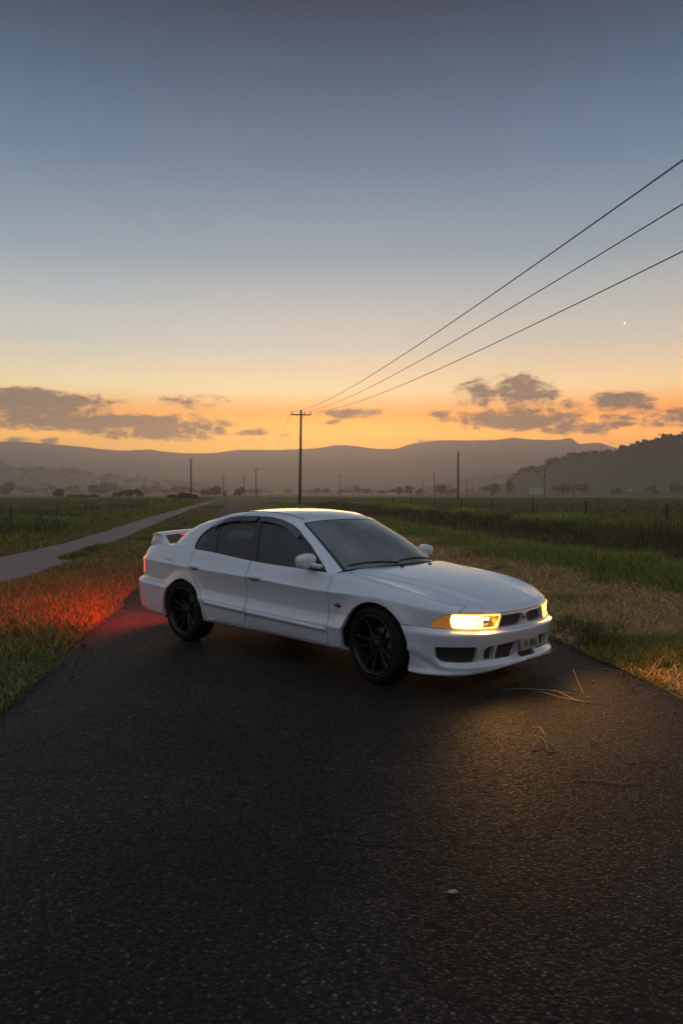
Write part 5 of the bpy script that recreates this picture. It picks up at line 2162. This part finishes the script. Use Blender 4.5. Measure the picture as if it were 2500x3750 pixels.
me.materials.append(m_bulb)
for o in HEADS:
    r = bpy.data.objects.new('bulb', me)
    C.objects.link(r)
    r.parent = o
side_pair('indicator_lamp', take(bm, lay, {IND}), m_ind, gap=0.002, flange=0.01)
side_pair('tail_light', take(bm, lay, {TAIL}), m_tail, gap=0.001, flange=0.012)

# beams of the two headlamps and the red wash of the tail lamps (the car's own lit lamps)
for sgn in (-1, 1):
    sp = bpy.data.lights.new('headlight_beam', 'SPOT')
    sp.energy = 84
    sp.color = (1.0, 0.47, 0.12)
    sp.spot_size = R(148)
    sp.spot_blend = 1.0
    sp.shadow_soft_size = 0.045
    so = bpy.data.objects.new('headlight_beam', sp)
    C.objects.link(so)
    so.parent = car
    so.location = (xfront(0.53, 0.545) + 0.012, sgn * 0.53, 0.548)
    d = Vector((1.0, 0.0, -0.10)).normalized()
    so.rotation_euler = d.to_track_quat('-Z', 'Y').to_euler()
    ar = bpy.data.lights.new('tail_light_wash', 'AREA')
    ar.shape = 'RECTANGLE'
    ar.size = 0.22
    ar.size_y = 0.13
    ar.energy = 82
    ar.color = (1.0, 0.035, 0.022)
    ao = bpy.data.objects.new('tail_light_wash', ar)
    C.objects.link(ao)
    ao.parent = car
    ao.location = (-2.345, sgn * 0.50, 0.735)
    ao.rotation_euler = Vector((-1, 0, -1.35)).to_track_quat('-Z', 'Z').to_euler()

# ---- badge: three diamonds on the nose
bgm = bmesh.new()


def diamond(bm_, cx_, cz_, ang_, L=0.034, Wd=0.019, x0=2.168, th=0.007):
    a = math.radians(ang_)
    ax = (math.cos(a), math.sin(a))
    bx = (-math.sin(a), math.cos(a))
    pts = [(0, 0), (L / 2, Wd / 2), (L, 0), (L / 2, -Wd / 2)]
    fr = [bm_.verts.new((x0 + th, cx_ + p * ax[0] + q * bx[0], cz_ + p * ax[1] + q * bx[1])) for p, q in pts]
    bk = [bm_.verts.new((x0 - 0.012, v.co.y, v.co.z)) for v in fr]
    bm_.faces.new(fr)
    for k in range(4):
        bm_.faces.new((fr[k], bk[k], bk[(k + 1) % 4], fr[(k + 1) % 4]))


for a in (90, 210, 330):
    diamond(bgm, 0.0, 0.540, a)
bmesh.ops.recalc_face_normals(bgm, faces=bgm.faces[:])
bm_obj('badge', bgm, m_chrome, car, smooth=False)

# ---- number plate
m_plate, _, _ = mat('number plate white', (0.30, 0.28, 0.21), 0.5)  # white toned down, the plate's shading is put into its colour
m_letter, _, _ = mat('number plate ink', (0.03, 0.04, 0.02), 0.5)
pb = bmesh.new()
add_box(pb, 0, 0, 0, 0.012, 0.272, 0.090, bev=0.003)
plate = bm_obj('number_plate', pb, m_plate, car, smooth=False)
plate.location = (2.207, 0.0, 0.330)
plate.rotation_euler = (0, R(-4), 0)
cu = bpy.data.curves.new('plate_text', 'FONT')
cu.body = 'VR 400U'
cu.size = 0.083
cu.align_x = 'CENTER'
cu.align_y = 'CENTER'
cu.extrude = 0.0012
tmp = bpy.data.objects.new('tmp_text', cu)
C.objects.link(tmp)
bpy.context.view_layer.update()
tme = bpy.data.meshes.new_from_object(tmp)
bpy.data.objects.remove(tmp)
bpy.data.curves.remove(cu)
tme.name = 'plate_lettering'
tme.materials.clear()
tme.materials.append(m_letter)
to = bpy.data.objects.new('plate_lettering', tme)
C.objects.link(to)
to.parent = plate
to.location = (0.0075, 0, -0.004)
to.rotation_euler = (R(90), 0, R(90))
to.scale = (0.70, 1, 1)

# ---- rear wing on the boot
wb = bmesh.new()
prof = [(-0.095, 0.0), (-0.09, 0.018), (-0.03, 0.030), (0.05, 0.026), (0.10, 0.010), (0.105, 0.0), (0.05, -0.004), (-0.05, -0.006)]
sec = []
for y in np.linspace(-0.66, 0.66, 41):
    q = abs(y) / 0.66
    zc_ = 1.055 + 0.018 * (1 - q ** 2) - 0.006 * q
    xc_ = -2.060 - 0.055 * (1 - q ** 2)
    ch = 1.0 - 0.10 * q ** 8
    sec.append([wb.verts.new((xc_ - p[0] * -ch, y, zc_ + p[1])) for p in prof])
for a, c in zip(sec[:-1], sec[1:]):
    for k in range(len(prof)):
        wb.faces.new((a[k], a[(k + 1) % len(prof)], c[(k + 1) % len(prof)], c[k]))
wb.faces.new(sec[0][::-1])
wb.faces.new(sec[-1])
bmesh.ops.recalc_face_normals(wb, faces=wb.faces[:])
sharpen(wb, 50)
wing = bm_obj('spoiler', wb, m_paint, car)
for sgn in (-1, 1):
    p_ = bmesh.new()
    levels = [(0.925, -2.235, -1.885, 0.605, 0.055), (0.965, -2.222, -1.915, 0.608, 0.052), (1.000, -2.195, -1.945, 0.612, 0.048), (1.030, -2.165, -1.962, 0.616, 0.042), (1.062, -2.140, -1.972, 0.618, 0.038)]
    rings = []
    for (z, xa, xb, yc, hw) in levels:
        n_ = 20
        ring = []
        for k in range(n_):
            a = 2 * math.pi * k / n_
            ca, sa = math.cos(a), math.sin(a)
            ring.append(p_.verts.new(((xa + xb) / 2 + (xb - xa) / 2 * math.copysign(abs(ca) ** 0.7, ca), sgn * (yc + hw * math.copysign(abs(sa) ** 0.7, sa)), z)))
        rings.append(ring)
    for a, c in zip(rings[:-1], rings[1:]):
        for k in range(20):
            p_.faces.new((a[k], a[(k + 1) % 20], c[(k + 1) % 20], c[k]))
    p_.faces.new(rings[-1])
    bmesh.ops.recalc_face_normals(p_, faces=p_.faces[:])
    o = bm_obj('spoiler_post', p_, m_paint, car)
hb = bmesh.new()
add_box(hb, -2.035, 0.0, 1.0535, 0.030, 0.72, 0.016, bev=0.003)
m_brake, _, _ = mat('lit high brake lamp', (0.4, 0.01, 0.01), 0.3, 0, 0, (1.0, 0.03, 0.06), 0.85)
bm_obj('brake_light', hb, m_brake, car)

# ---- floor, wheel housings, cabin
ub = bmesh.new()
add_box(ub, 0.0, 0, 0.30, 3.9, 1.20, 0.14, bev=0.03)
add_box(ub, 0.0, 0, 0.26, 1.66, 1.54, 0.05, bev=0.01)
add_box(ub, 1.70, 0, 0.40, 0.44, 0.90, 0.24, bev=0.03)
add_box(ub, -1.75, 0, 0.55, 0.7, 1.25, 0.36, bev=0.03)
add_box(ub, 1.15, 0, 0.52, 1.0, 1.05, 0.30, bev=0.03)
bm_obj('underbody', ub, m_gap, car)
for (ax, az_, ar) in ARCHES:
    for sgn in (-1, 1):
        wbm = bmesh.new()
        ri = []
        for k in range(25):
            a = math.radians(-15 + 210 * k / 24)
            x, z = ax + (ar + 0.012) * math.cos(a), az_ + (ar + 0.012) * math.sin(a)
            ri.append([wbm.verts.new((x, sgn * 0.835, z)), wbm.verts.new((x, sgn * 0.56, z))])
        for a_, c_ in zip(ri[:-1], ri[1:]):
            wbm.faces.new((a_[0], a_[1], c_[1], c_[0]))
        cc = wbm.verts.new((ax, sgn * 0.56, az_))
        for a_, c_ in zip(ri[:-1], ri[1:]):
            wbm.faces.new((a_[1], cc, c_[1]))
        bm_obj('wheel_arch_liner', wbm, m_gap, car)
for nm, b8 in (('bulkhead', (-1.52, 0, 0.62, 0.03, 1.46, 0.62)), ('parcel_shelf', (-1.50, 0, 0.925, 0.52, 1.36, 0.02)), ('floor_pan', (-0.02, 0, 0.335, 1.84, 1.58, 0.02)), ('boot_floor', (-1.98, 0, 0.44, 0.60, 1.42, 0.02))):
    pb_ = bmesh.new()
    add_box(pb_, *b8)
    bm_obj(nm, pb_, m_gap, car, smooth=False)
# dashboard
dbm = bmesh.new()
secs = []
for y in np.linspace(-0.66, 0.66, 23):
    hump = 0.035 * math.exp(-((y + 0.36) / 0.17) ** 2)
    secs.append([dbm.verts.new((0.90 - 0.15 * abs(y / .66) ** 2, y, 0.845)), dbm.verts.new((0.62, y, 0.855 + hump)), dbm.verts.new((0.50, y, 0.835 + hump)), dbm.verts.new((0.47, y, 0.70)), dbm.verts.new((0.55, y, 0.45))])
for a, c in zip(secs[:-1], secs[1:]):
    for k in range(4):
        dbm.faces.new((a[k], c[k], c[k + 1], a[k + 1]))
bm_obj('dashboard', dbm, m_interior, car)
swm = bmesh.new()
pts = [(0, 0.185 * math.cos(a), 0.185 * math.sin(a)) for a in np.linspace(0, 2 * math.pi, 33)]
add_tube(swm, pts, 0.014, 8, cap=False)
add_box(swm, 0.01, 0, 0, 0.04, 0.15, 0.12, bev=0.015)
for a in (0, 180, 270):
    add_box(swm, 0.01, 0.11 * math.cos(R(a)), 0.11 * math.sin(R(a)), 0.015, 0.16 if a != 270 else 0.035, 0.16 if a == 270 else 0.03)
bmesh.ops.transform(swm, matrix=Matrix.Translation((0.36, -0.36, 0.80)) @ Matrix.Rotation(R(-22), 4, 'Y'), verts=swm.verts)
bm_obj('steering_wheel', swm, m_interior, car)


def seat(x, y, w, full=True):
    s_ = bmesh.new()
    add_box(s_, x + 0.05, y, 0.40, 0.52, w, 0.16, bev=0.05)
    add_box(s_, x - 0.27, y, 0.72, 0.14, w, 0.60, rot=Matrix.Rotation(R(-14), 3, 'Y'), bev=0.05)
    o = bm_obj('seat', s_, m_interior, car)
    n_ = (0,) if w < 0.7 else (-0.36, 0.36)
    for k in n_:
        h_ = bmesh.new()
        add_box(h_, x - 0.385, y + k, 1.085, 0.10, 0.25, 0.17, rot=Matrix.Rotation(R(-12), 3, 'Y'), bev=0.04)
        bm_obj('headrest', h_, m_interior, o)


seat(-0.12, -0.36, 0.50)
seat(-0.12, 0.36, 0.50)
seat(-0.98, 0.0, 1.22)
rvm = bmesh.new()
add_box(rvm, 0.27, 0.0, 1.185, 0.025, 0.20, 0.055, rot=Matrix.Rotation(R(12), 3, 'Z'), bev=0.01)
bm_obj('rear_view_mirror', rvm, m_black, car)
tm = bmesh.new()
add_box(tm, -0.25, 0, 0.36, 2.6, 1.42, 0.06)
bm_obj('cabin_floor', tm, m_gap, car)

# ---- wheels
def make_wheel():
    w = bpy.data.objects.new('wheel', None)
    C.objects.link(w)
    w.parent = car
    tb = bmesh.new()
    TR, RR, HW = 0.310, 0.236, 0.108
    prof = [(RR - 0.004, -HW + 0.02), (RR + 0.006, -HW + 0.004), (RR + 0.026, -HW - 0.004), (TR - 0.030, -HW), (TR - 0.010, -HW + 0.012), (TR - 0.001, -HW + 0.032), (TR, -0.03), (TR - .006, -0.027), (TR - .006, -.021), (TR, -.018), (TR, 0.0), (TR, HW - 0.032), (TR - 0.010, HW - 0.012), (TR - 0.030, HW), (RR + 0.026, HW + 0.004), (RR + 0.006, HW - 0.004), (RR - 0.004, HW - 0.02)]
    add_lathe(tb, prof, 64)
    bmesh.ops.recalc_face_normals(tb, faces=tb.faces[:])
    bm_obj('tyre', tb, m_tyre, w)
    rb_ = bmesh.new()
    prof = [(RR + 0.004, -HW + 0.010), (RR + 0.002, -HW - 0.002), (RR - 0.008, -HW + 0.002), (RR - 0.020, -HW + 0.022), (RR - 0.026, -HW + 0.06), (RR - 0.04, 0.04), (RR - 0.02, HW - 0.01)]
    add_lathe(rb_, prof, 64)
    bmesh.ops.recalc_face_normals(rb_, faces=rb_.faces[:])
    bmesh.ops.reverse_faces(rb_, faces=rb_.faces[:])
    bm_obj('rim', rb_, m_rim, w)
    sp_ = bmesh.new()
    ra = [0.048, 0.075, 0.12, 0.18, RR - 0.010]
    yy = [-0.058, -0.060, -0.068, -0.078, -0.088]
    hw = [0.014, 0.0105, 0.0085, 0.0095, 0.014]
    ring = []
    for r_, y_, h_ in zip(ra, yy, hw):
        ring.append([sp_.verts.new((-h_, y_ + 0.030, r_)), sp_.verts.new((-h_, y_ + 0.005, r_)), sp_.verts.new((-h_ * 0.55, y_, r_)), sp_.verts.new((h_ * 0.55, y_, r_)), sp_.verts.new((h_, y_ + 0.005, r_)), sp_.verts.new((h_, y_ + 0.030, r_))])
    for a, c in zip(ring[:-1], ring[1:]):
        for k in range(5):
            sp_.faces.new((a[k], a[k + 1], c[k + 1], c[k]))
    bmesh.ops.recalc_face_normals(sp_, faces=sp_.faces[:])
    sharpen(sp_, 30)
    sme = bpy.data.meshes.new('spoke')
    sp_.to_mesh(sme)
    sp_.free()
    sme.materials.append(m_rim)
    for k in range(10):
        o = bpy.data.objects.new('spoke', sme)
        C.objects.link(o)
        o.parent = w
        o.rotation_euler = (0, R(36 * k + (5.5 if k % 2 else -5.5)), 0)
    hb_ = bmesh.new()
    add_lathe(hb_, [(0.0, -0.066), (0.026, -0.065), (0.030, -0.060), (0.032, -0.055), (0.062, -0.056), (0.068, -0.050), (0.070, 0.0)], 32)
    for k in range(5):
        a = 2 * math.pi * k / 5
        bmesh.ops.create_cone(hb_, cap_ends=True, segments=6, radius1=0.009, radius2=0.008, depth=0.02, matrix=Matrix.Translation((0.048 * math.cos(a), -0.060, 0.048 * math.sin(a))) @ Matrix.Rotation(R(90), 4, 'X'))
    bm_obj('hub', hb_, m_rim, w)
    d_ = bmesh.new()
    add_lathe(d_, [(0.07, -0.015), (0.145, -0.015), (0.145, 0.010), (0.07, 0.010)], 40)
    bm_obj('brake_disc', d_, m_disc, w)
    return w


w0 = make_wheel()
pos = [(1.312, -0.755, -7), (-1.30, -0.752, 0), (1.312, 0.755, -7 + 180), (-1.30, 0.752, 180)]
for k, (x, y, rz) in enumerate(pos):
    w = w0 if k == 0 else copy_tree(w0, car)
    w.location = (x, y, 0.310)
    w.rotation_euler = (0, R(13 * k), R(rz))
bm.free()
